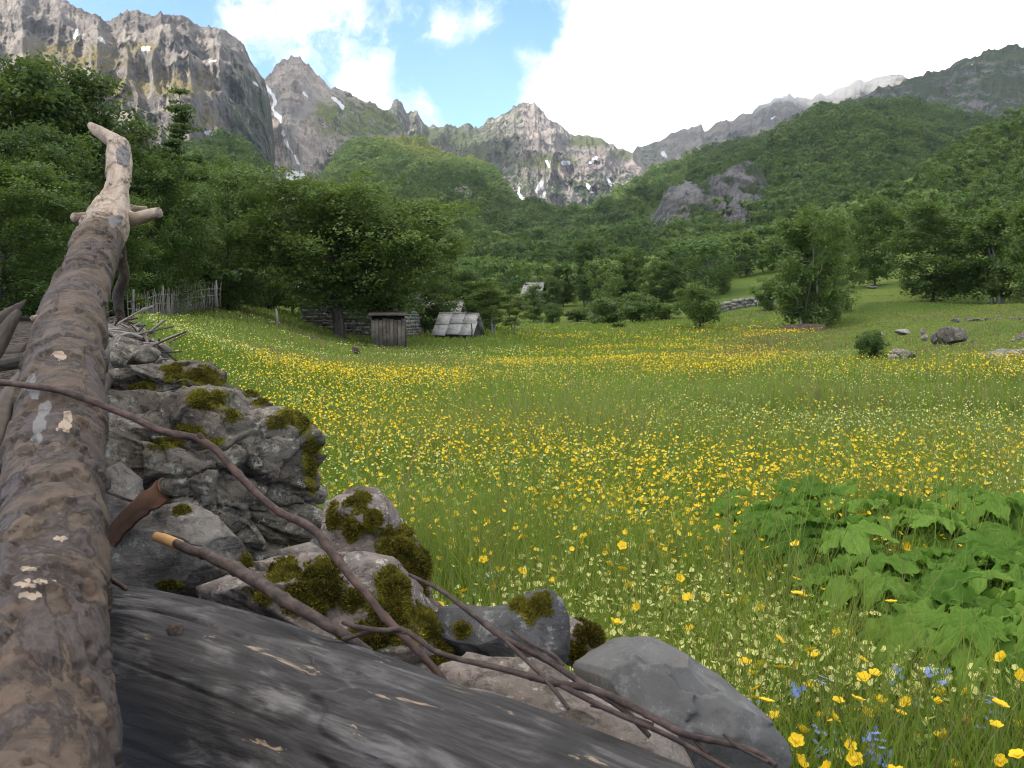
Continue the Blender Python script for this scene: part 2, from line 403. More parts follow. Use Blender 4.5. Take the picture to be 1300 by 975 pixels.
MT = dict(
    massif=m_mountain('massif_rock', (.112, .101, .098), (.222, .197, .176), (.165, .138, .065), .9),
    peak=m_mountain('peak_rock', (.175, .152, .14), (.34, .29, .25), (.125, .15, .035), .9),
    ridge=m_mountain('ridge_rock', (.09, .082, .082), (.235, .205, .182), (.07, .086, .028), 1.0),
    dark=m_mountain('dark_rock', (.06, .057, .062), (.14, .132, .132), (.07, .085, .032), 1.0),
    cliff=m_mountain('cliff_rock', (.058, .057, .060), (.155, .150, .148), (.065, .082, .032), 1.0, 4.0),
    hill=m_hill(), ground=m_ground(), grass=m_grass(), moss=m_moss(),
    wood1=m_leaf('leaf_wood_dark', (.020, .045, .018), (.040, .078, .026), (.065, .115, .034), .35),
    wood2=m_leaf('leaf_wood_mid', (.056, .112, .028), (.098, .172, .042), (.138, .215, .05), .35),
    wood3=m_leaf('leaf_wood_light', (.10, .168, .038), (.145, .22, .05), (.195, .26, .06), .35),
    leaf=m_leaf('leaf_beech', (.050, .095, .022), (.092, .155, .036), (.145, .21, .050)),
    leaf_dark=m_leaf('leaf_dark', (.032, .066, .020), (.058, .104, .030), (.100, .155, .042)),
    leaf_light=m_leaf('leaf_light', (.08, .135, .03), (.12, .185, .040), (.165, .23, .055)),
    bark=m_bark('tree_bark', (.035, .028, .022), (.10, .085, .070)),
    bark_pale=m_bark('pale_bark', (.16, .145, .12), (.34, .31, .27), 4),
    log=m_log(), greylog=m_greylog(),
    twig=m_twig('twig_bark', (.020, .012, .010), (.065, .041, .033)),
    twig_red=m_twig('twig_red', (.024, .013, .011), (.075, .041, .031)),
    stick=m_twig('stick_bark', (.024, .016, .014), (.075, .052, .042)),
    freshwood=m_wood('fresh_wood', (.34, .18, .07), (.58, .35, .15), (.40, .22, .09), 25),
    silver=m_wood('silvered_wood', (.14, .122, .104), (.34, .305, .265), (.2, .178, .15), 4),
    boards=m_wood('old_boards', (.09, .075, .058), (.185, .16, .13), (.06, .05, .04), 3),
    oldlog=m_wood('old_log', (.045, .035, .028), (.16, .13, .105), (.04, .032, .026), 5),
    barkpiece=m_wood('bark_piece', (.075, .036, .022), (.20, .095, .05), (.05, .03, .022), 6),
    boulder=m_stone('boulder_stone', (.18, .155, .126), (.066, .056, .046), (.011, .010, .008), 1.5, dirt=.9),
    angular=m_stone('angular_stone', (.22, .20, .175), (.115, .10, .088), (.06, .045, .036), 1.3, dirt=.7, lich_amt=.55),
    pale=m_stone('pale_stone', (.255, .213, .186), (.155, .127, .109), (.045, .036, .03), 1.5, lichen=(.50, .46, .41), dirt=.75, bumpd=.016),
    slate=m_stone('slate_stone', (.085, .083, .083), (.045, .044, .044), (.022, .021, .022), 1.0, lichen=(.30, .30, .28), dirt=.6, brk=.6, lich_amt=.45),
    smooth=m_stone('smooth_stone', (.122, .119, .116), (.088, .086, .084), (.062, .06, .059), .8, lichen=(.25, .25, .25), dirt=.4, brk=.35, bumpd=.006, lich_amt=.25),
    field=m_stone('field_stone', (.32, .295, .27), (.19, .175, .155), (.09, .085, .075), .9, bumpd=.02),
    roof=m_stone('roof_slab', (.40, .385, .365), (.28, .27, .255), (.12, .115, .11), .5, dirt=.7, bumpd=.02),
    shingle=m_stone('shingle_stone', (.33, .315, .29), (.20, .19, .175), (.07, .065, .06), .5, bumpd=.02),
    masonry=m_stone('masonry', (.32, .30, .27), (.19, .175, .155), (.10, .09, .08), .35, bumpd=.03),
    earth=m_stone('bare_earth', (.12, .09, .065), (.07, .05, .036), (.035, .026, .02), .5, lichen=(.12, .11, .05), lich_amt=.5),
    mortar=m_flat('dark_joint', (.045, .04, .035), .95),
    opening=m_flat('dark_opening', (.012, .011, .01), .95),
    yellow=m_flat('buttercup_petal', (.85, .57, .012), .45, .25, .18),
    cream=m_flat('pansy_petal', (.80, .78, .30), .6, .35, .12),
    blue=m_flat('blue_petal', (.22, .33, .72), .6, .3, .2),
    rattle=m_flat('rattle_bract', (.42, .50, .13), .6, .4, .35),
    rattle_bloom=m_flat('rattle_bloom', (.78, .72, .12), .6, .3),
    stem=m_flat('stem_green', (.085, .15, .03), .6, .2, .3),
    centre=m_flat('flower_centre', (.62, .40, .02), .7),
    hog=None,
)
def m_hog():
    m = NT('big_leaf'); co = m.attr('lc', 'Vector'); ob = m.co()
    n = m.noise(ob, 25, 6, .6)
    t = m.attr('tint')
    col = m.ramp(m.math('ADD', m.math('MULTIPLY', n, .45), m.math('MULTIPLY', m.n('ObjectInfo', 'Random'), .5)), [(.15, (.060, .130, .018)), (.5, (.115, .215, .032)), (.85, (.185, .30, .054))])
    col = m.mix(m.math('MULTIPLY', m.step(t, .4, .95), .8), col, (.26, .38, .12))
    b = m.bsdf(col, .8, m.bump(m.math('ADD', n, m.math('MULTIPLY', t, 2.)), .5, .006), .12)
    tr = m.n('BsdfTranslucent', Color=m.mix(.4, col, (.22, .42, .04)))
    return m.done(m.n('MixShader', i0=.35, i1=b, i2=tr))
MT['hog'] = m_hog()

# ------------------------------------------------------------------ ground sheet
EDGE_Y = np.array([-.5, .3, 1.15, 1.5, 1.75, 2.1, 3.6, 8, 20, 38, 60])
EDGE_X = np.array([1.3, .9, .40, .16, -.15, -.45, -1.14, -2.9, -8.0, -15.3, -30.])
BERM_H = np.interp
GC = []
for d in (1., 2.2, 5.): GC += [(u, d, 0.0) for u in (-400, 0, 350, 700, 1000, 1300, 1750)]
GC += [(u, 10., z) for u, z in ((-400, .8), (0, .85), (200, .7), (330, .12), (480, 0.), (700, -.04), (1000, -.04), (1300, 0.), (1750, .2))]
def gz(u, v, d): GC.append((u, d, CAMZ - (v - 400) / F * d))
for u, v, d in ((1000,465,20),(1000,441,36),(1000,424,52),(1000,405,76),(1000,383,102),(1000,360,130),(1000,345,160),(1000,322,240),(1000,300,330),
                (1250,494,13),(1250,470,17),(1250,447,21),(1250,424,29),(1250,402,46),(1250,378,78),(1250,352,115),(1250,310,170),(1250,240,260),(1250,182,375),
                (1130,475,17),(1130,448,26),(1130,415,44),(1130,386,75),(1130,352,105),(1130,338,150),(1130,300,250),
                (1500,480,14),(1500,440,20),(1500,405,32),(1500,360,60),(1500,300,120),(1500,165,250),(1500,55,375),
                (850,468,20),(850,445,38),(850,428,58),(850,412,80),(850,392,115),(850,372,160),(850,345,250),(850,330,350),
                (700,470,20),(700,446,40),(700,432,60),(700,417,85),(700,398,125),(700,384,170),(700,362,260),(700,348,350),
                (560,474,19),(560,455,31),(560,440,48),(560,424,66),(560,402,110),(560,380,170),(560,355,300),
                (480,478,17),(480,462,25),(480,446,40),(480,437,50),(480,420,66),(480,400,100),(480,370,200),
                (400,474,18),(400,452,26),(400,432,40),(400,415,54),(400,400,80),(400,370,200),
                (300,462,15),(300,436,22),(300,410,32),(300,388,45),(300,376,60),(300,360,120),(300,330,250),
                (210,432,14),(210,412,24),(210,398,36),(210,384,50),(210,372,80),(210,330,250),
                (100,425,14),(100,402,30),(100,390,60),(100,350,200),(-150,415,14),(-150,395,30),(-150,370,80),(-150,320,250)):
    gz(u, v, d)
GC = np.array(GC)
def _feat(u, d): return np.stack([u / 260.0, np.log(d) * 2.2], -1)
def _k(r2): return np.where(r2 > 1e-12, .5 * r2 * np.log(np.maximum(r2, 1e-12)), 0)
def _tps():
    X = _feat(GC[:, 0], GC[:, 1]); y = GC[:, 2] / GC[:, 1]
    n = len(X)
    K = _k(((X[:, None] - X[None]) ** 2).sum(-1)) + np.eye(n) * .06
    Pm = np.c_[np.ones(n), X]
    A = np.block([[K, Pm], [Pm.T, np.zeros((3, 3))]])
    return X, np.linalg.solve(A, np.r_[y, 0, 0, 0])
TX, TW = _tps()
def ground_z(x, y, detail=True):
    x = np.asarray(x, float); y = np.asarray(y, float)
    d = np.maximum(y, .25)
    rr = np.hypot(x, y)
    d = np.where(y < .3 * np.abs(x), np.maximum(.3 * np.abs(x), .25), d)
    u = np.clip(CU + F * x / d, -450, 1750)
    dd = np.clip(d, 1.0, 380)
    f = _feat(u, dd); sh = f.shape[:-1]; f = f.reshape(-1, 2)
    out = np.empty(len(f))
    for i in range(0, len(f), 20000):
        g = f[i:i + 20000]
        out[i:i + 20000] = _k(((g[:, None] - TX[None]) ** 2).sum(-1)) @ TW[:-3] + np.c_[np.ones(len(g)), g] @ TW[-3:]
    z = out.reshape(sh) * dd
    if detail:
        z = z + .10 * sstep(6, 25, rr) * fbm(x * .18, y * .18, oct=4, seed=3) + .03 * fbm(x * 1.1, y * 1.1, oct=3, seed=9) * sstep(1.5, 5, rr)
    uu = CU + F * x / d
    tr = sstep(880, 1010, uu) * sstep(22, 34, rr) * (1 - sstep(110, 150, rr)) * (y > 0)
    tt = z / .85 + .5 * fbm(x * .03, y * .03, None, 2, 77); fl = np.floor(tt); zt = (fl + sstep(.45, 1.0, tt - fl) - .5 * fbm(x * .03, y * .03, None, 2, 77) * 2 * .5) * .85
    z = z + (zt - z) * tr * .75
    z = z + .55 * fbm(x * .045, y * .045, oct=3, seed=13) * sstep(22, 45, rr) * (1 - sstep(160, 220, rr))
    # bank of stones and soil under the woodpile, left of the meadow's edge
    xe = np.interp(y, EDGE_Y, EDGE_X)
    H = np.interp(y, [-1, 1.0, 1.4, 2.0, 3.6, 6, 10, 14], [.36, .36, .42, .50, .55, .30, .10, 0])
    b = sstep(0.02, .40, xe - x - .04 + .03 * vnoise(x * 6, y * 6, seed=4))
    z = z + H * b * (1 - sstep(9, 14, np.abs(y)))
    return z
def soil_mask(x, y):
    xe = np.interp(y, EDGE_Y, EDGE_X)
    w = np.interp(y, [0, 3, 10, 40], [.06, .1, .35, 1.])
    s = sstep(-w, w, xe - x) * (1 - sstep(45, 60, y))
    return s
def build_ground():
    ang = np.concatenate([np.linspace(-180, -50, 40, endpoint=False), np.linspace(-50, 50, 420, endpoint=False), np.linspace(50, 180, 41)])
    rad = np.concatenate([[.02], np.geomspace(.3, 450, 330), [700, 1200, 2500, 6000, 9000]])
    A, Rd = np.meshgrid(np.radians(ang), rad, indexing='ij')
    x, y = np.sin(A) * Rd, np.cos(A) * Rd
    z = ground_z(x, y)
    far = sstep(380, 900, Rd); z = z * (1 - far) + 2.0 * far
    z = np.where(y < -.2, z * (1 - sstep(.2, 60, -y)), z)
    n, m = A.shape
    i, j = np.meshgrid(np.arange(n - 1), np.arange(m - 1), indexing='ij')
    q = np.stack([i * m + j, (i + 1) * m + j, (i + 1) * m + j + 1, i * m + j + 1], -1).reshape(-1, 4)[:, ::-1]
    v = np.stack([x, y, z], -1).reshape(-1, 3)
    me = mesh_np('ground', v, q, MT['ground'], True, {'soil': soil_mask(x, y).ravel()})
    tag(link('ground', me), 'flowering meadow ground with grassy banks and a stony edge', 'ground', kind='structure')
build_ground()
def on_ground(u, y):
    """point of the ground straight under picture column u at depth y"""
    x = (u - CU) / F * y
    return np.array([x, y, float(ground_z(np.array([x]), np.array([y]))[0])])

# ------------------------------------------------------------------ mountains and hills
HILLS = {}
def mountain(name, sky, base, d_ridge, d_base, nu, nt, mat, amp=60, L=160, zs=.35, prof=1.3, strata=0., seed=0, jag=4., masks=None, attrs=None, kind='structure', label=None, relief=0):
    sky = np.array(sky, float); base = np.array(base, float)
    us = np.linspace(sky[0, 0], sky[-1, 0], nu)
    sv = np.interp(us, sky[:, 0], sky[:, 1]); bv = np.interp(us, base[:, 0], base[:, 1])
    g = lambda d: np.interp(us, *np.array(d, float).T) if isinstance(d, (list, tuple)) else np.full(nu, float(d))
    dr, db = g(d_ridge), g(d_base)
    rp = np.array([P(u, v, d) for u, v, d in zip(us, sv, dr)])
    bp = np.array([P(u, v, d) for u, v, d in zip(us, bv, db)])
    t = np.linspace(0, 1, nt)
    tb = np.linspace(0, 1, 14)[1:]
    back = rp + (rp - bp) * np.array([.7, .7, 0]); back[:, 2] = bp[:, 2] - 50
    h = t ** prof
    fr = bp[None] + (rp - bp)[None] * np.stack([t, t, h], -1)[:, None, :]
    bk = rp[None] + (back - rp)[None] * np.stack([tb, tb, tb ** .8], -1)[:, None, :]
    V = np.concatenate([fr, bk], 0)
    T = np.concatenate([t, 1 + tb])[:, None] * np.ones(nu)[None]
    along = (us - us[0]) / F * dr.mean()
    A = along[None] * np.ones(len(T))[:, None]
    Z = V[..., 2]
    n = ridged(A / L, Z * zs / L, V[..., 1] / (L * 3), 7, seed) - .55
    n2 = fbm(A / (L * 2.4), Z / (L * 2.0), None, 4, seed + 30)
    disp = amp * (1.1 * n + .9 * n2)
    if strata:
        zz = (Z + 18 * fbm(A / 130, Z / 200, None, 3, seed + 50)) / strata
        st = (zz - np.floor(zz)); disp = disp + amp * .28 * (sstep(0, .8, st) - sstep(.85, 1, st)) * (.4 + .6 * sstep(-.2, .3, vnoise(A / 200, zz * .4, seed=seed + 3)))
    edge = np.clip(np.minimum(T * 6, 1), 0, 1) * np.where(T > 1, 1 - .8 * (T - 1), 1 - .55 * sstep(.8, 1, T))
    horiz = -V[..., :2] / (np.linalg.norm(V[..., :2], axis=-1, keepdims=True))
    V[..., :2] += horiz * (disp * edge)[..., None]
    V[..., 2] += (jag * ridged(A / (L * .18), Z / (L * .6), None, 4, seed + 9) - jag * .5) * np.clip(T * 5, 0, 1)
    if relief: V[..., 2] += relief * (ridged(A / 260, T * 2.2 + A / 900, None, 4, seed + 12) - .82) * np.clip(T * 2.5, 0, 1)
    n_, m_ = T.shape
    i, j = np.meshgrid(np.arange(n_ - 1), np.arange(m_ - 1), indexing='ij')
    q = np.stack([i * m_ + j, i * m_ + j + 1, (i + 1) * m_ + j + 1, (i + 1) * m_ + j], -1).reshape(-1, 4)
    v = V.reshape(-1, 3)
    pu, pw = pv(v)
    at = {}
    for k, fn in (masks or {}).items(): at[k] = fn(pu, pw, T.ravel(), v)
    me = mesh_np(name, v, q, mat, True, at)
    o = link(name, me); tag(o, label, 'mountain' if 'mountain' in name else 'hill', kind=kind)
    HILLS[name] = (V, T, at, n_, m_)
    return o

def streaks(lines, soft=1.0, seed=0):
    """mask along polylines given with widths [(u,v,w),...]"""
    def fn(pu, pw, t, v):
        r = np.zeros(len(pu))
        wob = 5.5 * fbm(pu / 7, pw / 7, None, 4, seed)
        for ln in lines:
            ln = np.array(ln, float)
            for a, b in zip(ln[:-1], ln[1:]):
                d = b[:2] - a[:2]; L2 = (d ** 2).sum() + 1e-9
                s = np.clip(((pu - a[0]) * d[0] + (pw - a[1]) * d[1]) / L2, 0, 1)
                dist = np.hypot(pu - a[0] - s * d[0], pw - a[1] - s * d[1]) + wob * .5
                w = a[2] + (b[2] - a[2]) * s
                r = np.maximum(r, 1 - sstep(w * .6, w * 1.1 + soft, dist))
        return r
    return fn
def blob(lst, soft=.35, seed=0, nz=.35, f=12.):
    def fn(pu, pw, t, v):
        r = np.zeros(len(pu))
        k = nz * fbm(pu / f, pw / f, None, 4, seed)
        for (u, w, ru, rw) in lst:
            d = np.sqrt(((pu - u) / ru) ** 2 + ((pw - w) / rw) ** 2)
            r = np.maximum(r, 1 - sstep(1 - soft, 1 + soft, d + k))
        return r
    return fn
const = lambda c: (lambda pu, pw, t, v: np.full(len(pu), float(c)))

mountain('rock_massif_mountain', [(-260, -60), (-120, -25), (-40, -12), (0, -6), (40, -4), (84, -2), (100, 10), (118, 22), (131, 28), (147, 25), (152, 17), (166, 14), (180, 17), (190, 22), (205, 24), (215, 23), (240, 27), (249, 36), (275, 37), (290, 46), (306, 56), (313, 68), (322, 86), (336, 104), (343, 135), (350, 190), (360, 250)],
         [(-260, 300), (0, 300), (200, 300), (300, 300), (345, 300), (360, 300)], [(-260, 1500), (200, 1650), (345, 1900)], [(-260, 850), (200, 950), (345, 1150)], 420, 300, MT['massif'], amp=120, L=120, zs=.3, prof=1.15, strata=70, seed=2, jag=14,
         masks=dict(gr=blob([(95, 68, 60, 16), (150, 88, 45, 14), (215, 110, 70, 12), (180, 60, 30, 6), (60, 92, 60, 12), (250, 95, 50, 10), (270, 150, 40, 14), (110, 115, 70, 20)], .5, 4), scrub=lambda pu, pw, t, v: .25 + .5 * sstep(250, 330, pu) - .3 * sstep(150, 60, pw),
                    snow=streaks([[(98, 38, 2), (94, 48, 1.5)], [(127, 48, 1.2), (134, 56, 1.2)], [(181, 62, 2.5), (188, 61, 2.2)], [(267, 78, 1.8), (273, 77, 2)], [(322, 104, 1.2), (326, 107, 1)], [(215, 183, 3.5), (228, 190, 3.5)], [(262, 168, 3), (280, 172, 4), (292, 180, 3)], [(312, 186, 2), (322, 199, 3)]], .6, 3), scree=const(0)),
         label='tall grey rock massif with grassy ledges rising behind the trees')
mountain('pale_peak_mountain', [(300, 260), (315, 160), (333, 106), (340, 95), (350, 84), (358, 76), (372, 70), (382, 72), (392, 82), (405, 95), (420, 108), (433, 113), (445, 118), (456, 125), (470, 126), (480, 134), (500, 140), (520, 170), (540, 250)],
         [(300, 330), (340, 330), (400, 320), (540, 300)], 2300, [(300, 1150), (350, 1150), (400, 1250), (540, 1500)], 300, 300, MT['peak'], amp=95, L=120, zs=.3, prof=1.25, strata=0, seed=14, jag=14,
         masks=dict(gr=blob([(430, 150, 34, 22), (470, 156, 50, 20)], .5, 4), scrub=lambda pu, pw, t, v: -.6 + 1.1 * sstep(385, 430, pu) + .9 * sstep(185, 230, pw) * sstep(375, 395, pu),
                    snow=streaks([[(337, 108, 2), (350, 128, 2.6), (345, 137, 1.4), (355, 150, 2.6), (359, 165, 1), (364, 182, 2.2), (372, 195, 1), (379, 208, 1.2)], [(366, 228, 4), (372, 222, 7), (381, 222, 7)], [(362, 240, 3), (374, 238, 3)], [(422, 124, 2.5), (430, 130, 3), (436, 136, 2)], [(386, 118, 1), (390, 123, 1)]], .6, 3),
                    scree=streaks([[(352, 128, 5), (362, 160, 8), (372, 195, 7), (376, 215, 9), (362, 232, 14), (345, 260, 14), (330, 290, 9), (318, 320, 5), (320, 345, 5)], [(395, 128, 6), (375, 150, 12), (366, 165, 6)]], 3, 5)),
         label='pale pointed rock peak with snow gully and scree')
mountain('central_peak_mountain', [(455, 190), (470, 150), (495, 136), (500, 126), (504, 123), (510, 128), (516, 140), (521, 138), (527, 138), (533, 148), (540, 157), (560, 160), (575, 162), (590, 159), (608, 159), (622, 149), (640, 141), (655, 134), (668, 129), (680, 132), (690, 144), (700, 154), (712, 162), (725, 171), (745, 175), (765, 178), (780, 186), (803, 194), (812, 200), (830, 235), (840, 270)],
         [(455, 300), (600, 300), (840, 300)], 3100, 1700, 460, 300, MT['ridge'], amp=190, L=190, zs=.3, prof=1.05, strata=0, seed=23, jag=22,
         masks=dict(gr=lambda pu, pw, t, v: blob([(615, 195, 34, 14), (690, 205, 40, 10), (745, 180, 30, 8), (560, 175, 50, 12), (790, 196, 18, 6)], .5, 4)(pu, pw, t, v), scrub=lambda pu, pw, t, v: .55 - .9 * sstep(640, 720, pu) * sstep(235, 195, pw) + .1 * sstep(190, 240, pw),
                    snow=streaks([[(660, 238, 3), (658, 245, 2), (664, 252, 1.4)], [(687, 233, 2), (681, 243, 2)], [(694, 205, 1.4), (697, 212, 2)], [(746, 236, 2.4), (752, 245, 1.6)], [(772, 225, 1.4), (776, 240, 2.6)], [(715, 206, 3), (722, 206, 2)], [(756, 200, 2), (750, 206, 2)], [(691, 245, 2), (689, 250, 1)]], .6, 3), scree=streaks([[(690, 235, 8), (680, 255, 8)], [(720, 240, 5), (730, 255, 6)]], 2, 4)),
         label='central rock peak with dark gullies above the valley head')
mountain('far_ridge_mountain', [(795, 240), (805, 190), (815, 184), (830, 182), (840, 177), (862, 166), (885, 160), (890, 158), (894, 166), (899, 164), (908, 155), (925, 151), (943, 147), (955, 145), (962, 137), (985, 127), (1003, 121), (1015, 126), (1030, 122), (1055, 117), (1078, 107), (1092, 99), (1100, 104), (1110, 100), (1125, 94), (1146, 90), (1156, 99), (1180, 108), (1230, 130)],
         [(795, 300), (1230, 300)], 3900, 2000, 420, 220, MT['ridge'], amp=170, L=210, zs=.3, prof=1.0, seed=37, jag=26,
         masks=dict(gr=const(.2), scrub=lambda pu, pw, t, v: .5 - 1.1 * sstep(830, 860, pu), snow=streaks([[(842, 194, 1.5), (845, 199, 1.6)], [(980, 150, 1.2), (984, 148, 1.2)]], .5, 2), scree=const(0)),
         label='far grey rock ridge under the bright clouds')
mountain('dark_shoulder_mountain', [(1040, 200), (1080, 130), (1110, 112), (1150, 102), (1163, 98), (1180, 91), (1195, 90), (1212, 82), (1232, 72), (1250, 68), (1275, 61), (1300, 57), (1360, 40), (1500, 10), (1650, -20)],
         [(1040, 300), (1650, 260)], 1900, 1250, 360, 200, MT['dark'], amp=60, L=150, zs=.35, prof=1.0, seed=41, jag=16,
         masks=dict(gr=blob([(1240, 70, 70, 9), (1260, 105, 20, 10), (1300, 110, 30, 12)], .5, 4), scrub=const(.62), snow=streaks([[(1234, 82, 1), (1238, 80, 1)]], .5, 2), scree=const(0)),
         label='dark wooded rock shoulder at the right skyline')

CLIFF = [(905, 255, 62, 36), (950, 228, 28, 24), (862, 262, 22, 26), (828, 285, 26, 16), (940, 262, 26, 26)]
def hill_masks_right(pu, pw, t, v): return np.clip(blob(CLIFF, .16, 8, .4, 16.)(pu, pw, t, v) * 1.3, 0, 1)
mountain('right_hill', [(560, 330), (600, 296), (640, 268), (660, 263), (700, 263), (740, 252), (790, 238), (830, 218), (880, 196), (940, 172), (1000, 146), (1040, 131), (1070, 124), (1105, 118), (1140, 122), (1200, 134), (1260, 150), (1330, 160), (1480, 150), (1600, 140)],
         [(560, 352), (700, 352), (850, 345), (1000, 320), (1150, 300), (1600, 250)], [(560, 900), (800, 1300), (1600, 1350)], [(560, 380), (850, 420), (1150, 460), (1600, 520)], 360, 220, MT['hill'], amp=48, L=190, zs=.6, prof=1.0, seed=52, jag=8, relief=42,
         masks=dict(cl=hill_masks_right, rock=lambda pu, pw, t, v: hill_masks_right(pu, pw, t, v) * .0, gr=const(0), scree=const(0)), label='long forested hill on the right with a grey cliff')
def h3rock(pu, pw, t, v): return np.clip(blob([(585, 243, 14, 5), (600, 262, 10, 4)], .4, 6, .5, 12.)(pu, pw, t, v), 0, 1)
H3STREAK = [[(452, 150, 10), (490, 168, 16), (530, 185, 18), (575, 190, 16), (620, 200, 14)], [(500, 150, 8), (560, 172, 10)]]  # sun stripe on the slope, painted as paler grass and brighter leaves
def h3sungrass(pu, pw, t, v): return streaks(H3STREAK, 8, 5)(pu, pw, t, v) * .8
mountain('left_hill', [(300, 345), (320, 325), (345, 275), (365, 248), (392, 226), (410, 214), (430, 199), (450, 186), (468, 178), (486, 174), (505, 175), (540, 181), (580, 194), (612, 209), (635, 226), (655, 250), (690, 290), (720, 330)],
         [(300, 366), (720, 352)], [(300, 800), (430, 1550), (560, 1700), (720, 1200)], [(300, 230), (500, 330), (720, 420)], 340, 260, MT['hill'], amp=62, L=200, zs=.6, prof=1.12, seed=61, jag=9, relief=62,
         masks=dict(rock=h3rock, gr=h3sungrass, scree=streaks([[(318, 300, 5), (316, 320, 4), (322, 345, 5)]], 2, 4)), label='green forested hill in the middle of the valley')
def hill_depth(name, u, v):
    """depth of a hill's face behind a point of the photograph"""
    V = HILLS[name][0].reshape(-1, 3); T = HILLS[name][1].ravel()
    pu, pw = pv(V); k = np.argmin((pu - u) ** 2 + (pw - v) ** 2 + (T > 1) * 1e6)
    return V[k, 1]
dm = hill_depth('right_hill', 905, 280)
mountain('rock_cliff', [(812, 300), (818, 282), (826, 276), (836, 262), (842, 246), (852, 236), (870, 230), (888, 233), (905, 222), (925, 214), (938, 206), (950, 203), (960, 209), (968, 214), (974, 235), (979, 262), (986, 290), (992, 312)],
         [(812, 336), (850, 338), (992, 346)], dm + 30, dm - 130, 200, 150, MT['cliff'], amp=16, L=26, zs=.25, prof=1.0, strata=13, seed=83, jag=4,
         masks=dict(gr=const(0), scrub=lambda pu, pw, t, v: .3 + .6 * vnoise(pu / 14, pw / 12, seed=5) + .3 * sstep(920, 960, pu), snow=const(0), scree=const(0)), label='grey limestone cliff standing out of the right hill forest')
mountain('wooded_hill', [(-300, 190), (0, 200), (180, 205), (240, 195), (285, 180), (308, 186), (325, 205), (338, 225), (345, 255), (350, 300)],
         [(-300, 350), (350, 345)], [(-300, 600), (350, 950)], [(-300, 190), (350, 300)], 200, 120, MT['hill'], amp=14, L=120, zs=.6, prof=1.0, seed=71, jag=3,
         masks=dict(rock=const(0), gr=const(0), scree=const(0)), label='forested slope behind the trees at the left')

# ------------------------------------------------------------------ trees
def unit(a): return a / (np.linalg.norm(a, axis=-1, keepdims=True) + 1e-12)

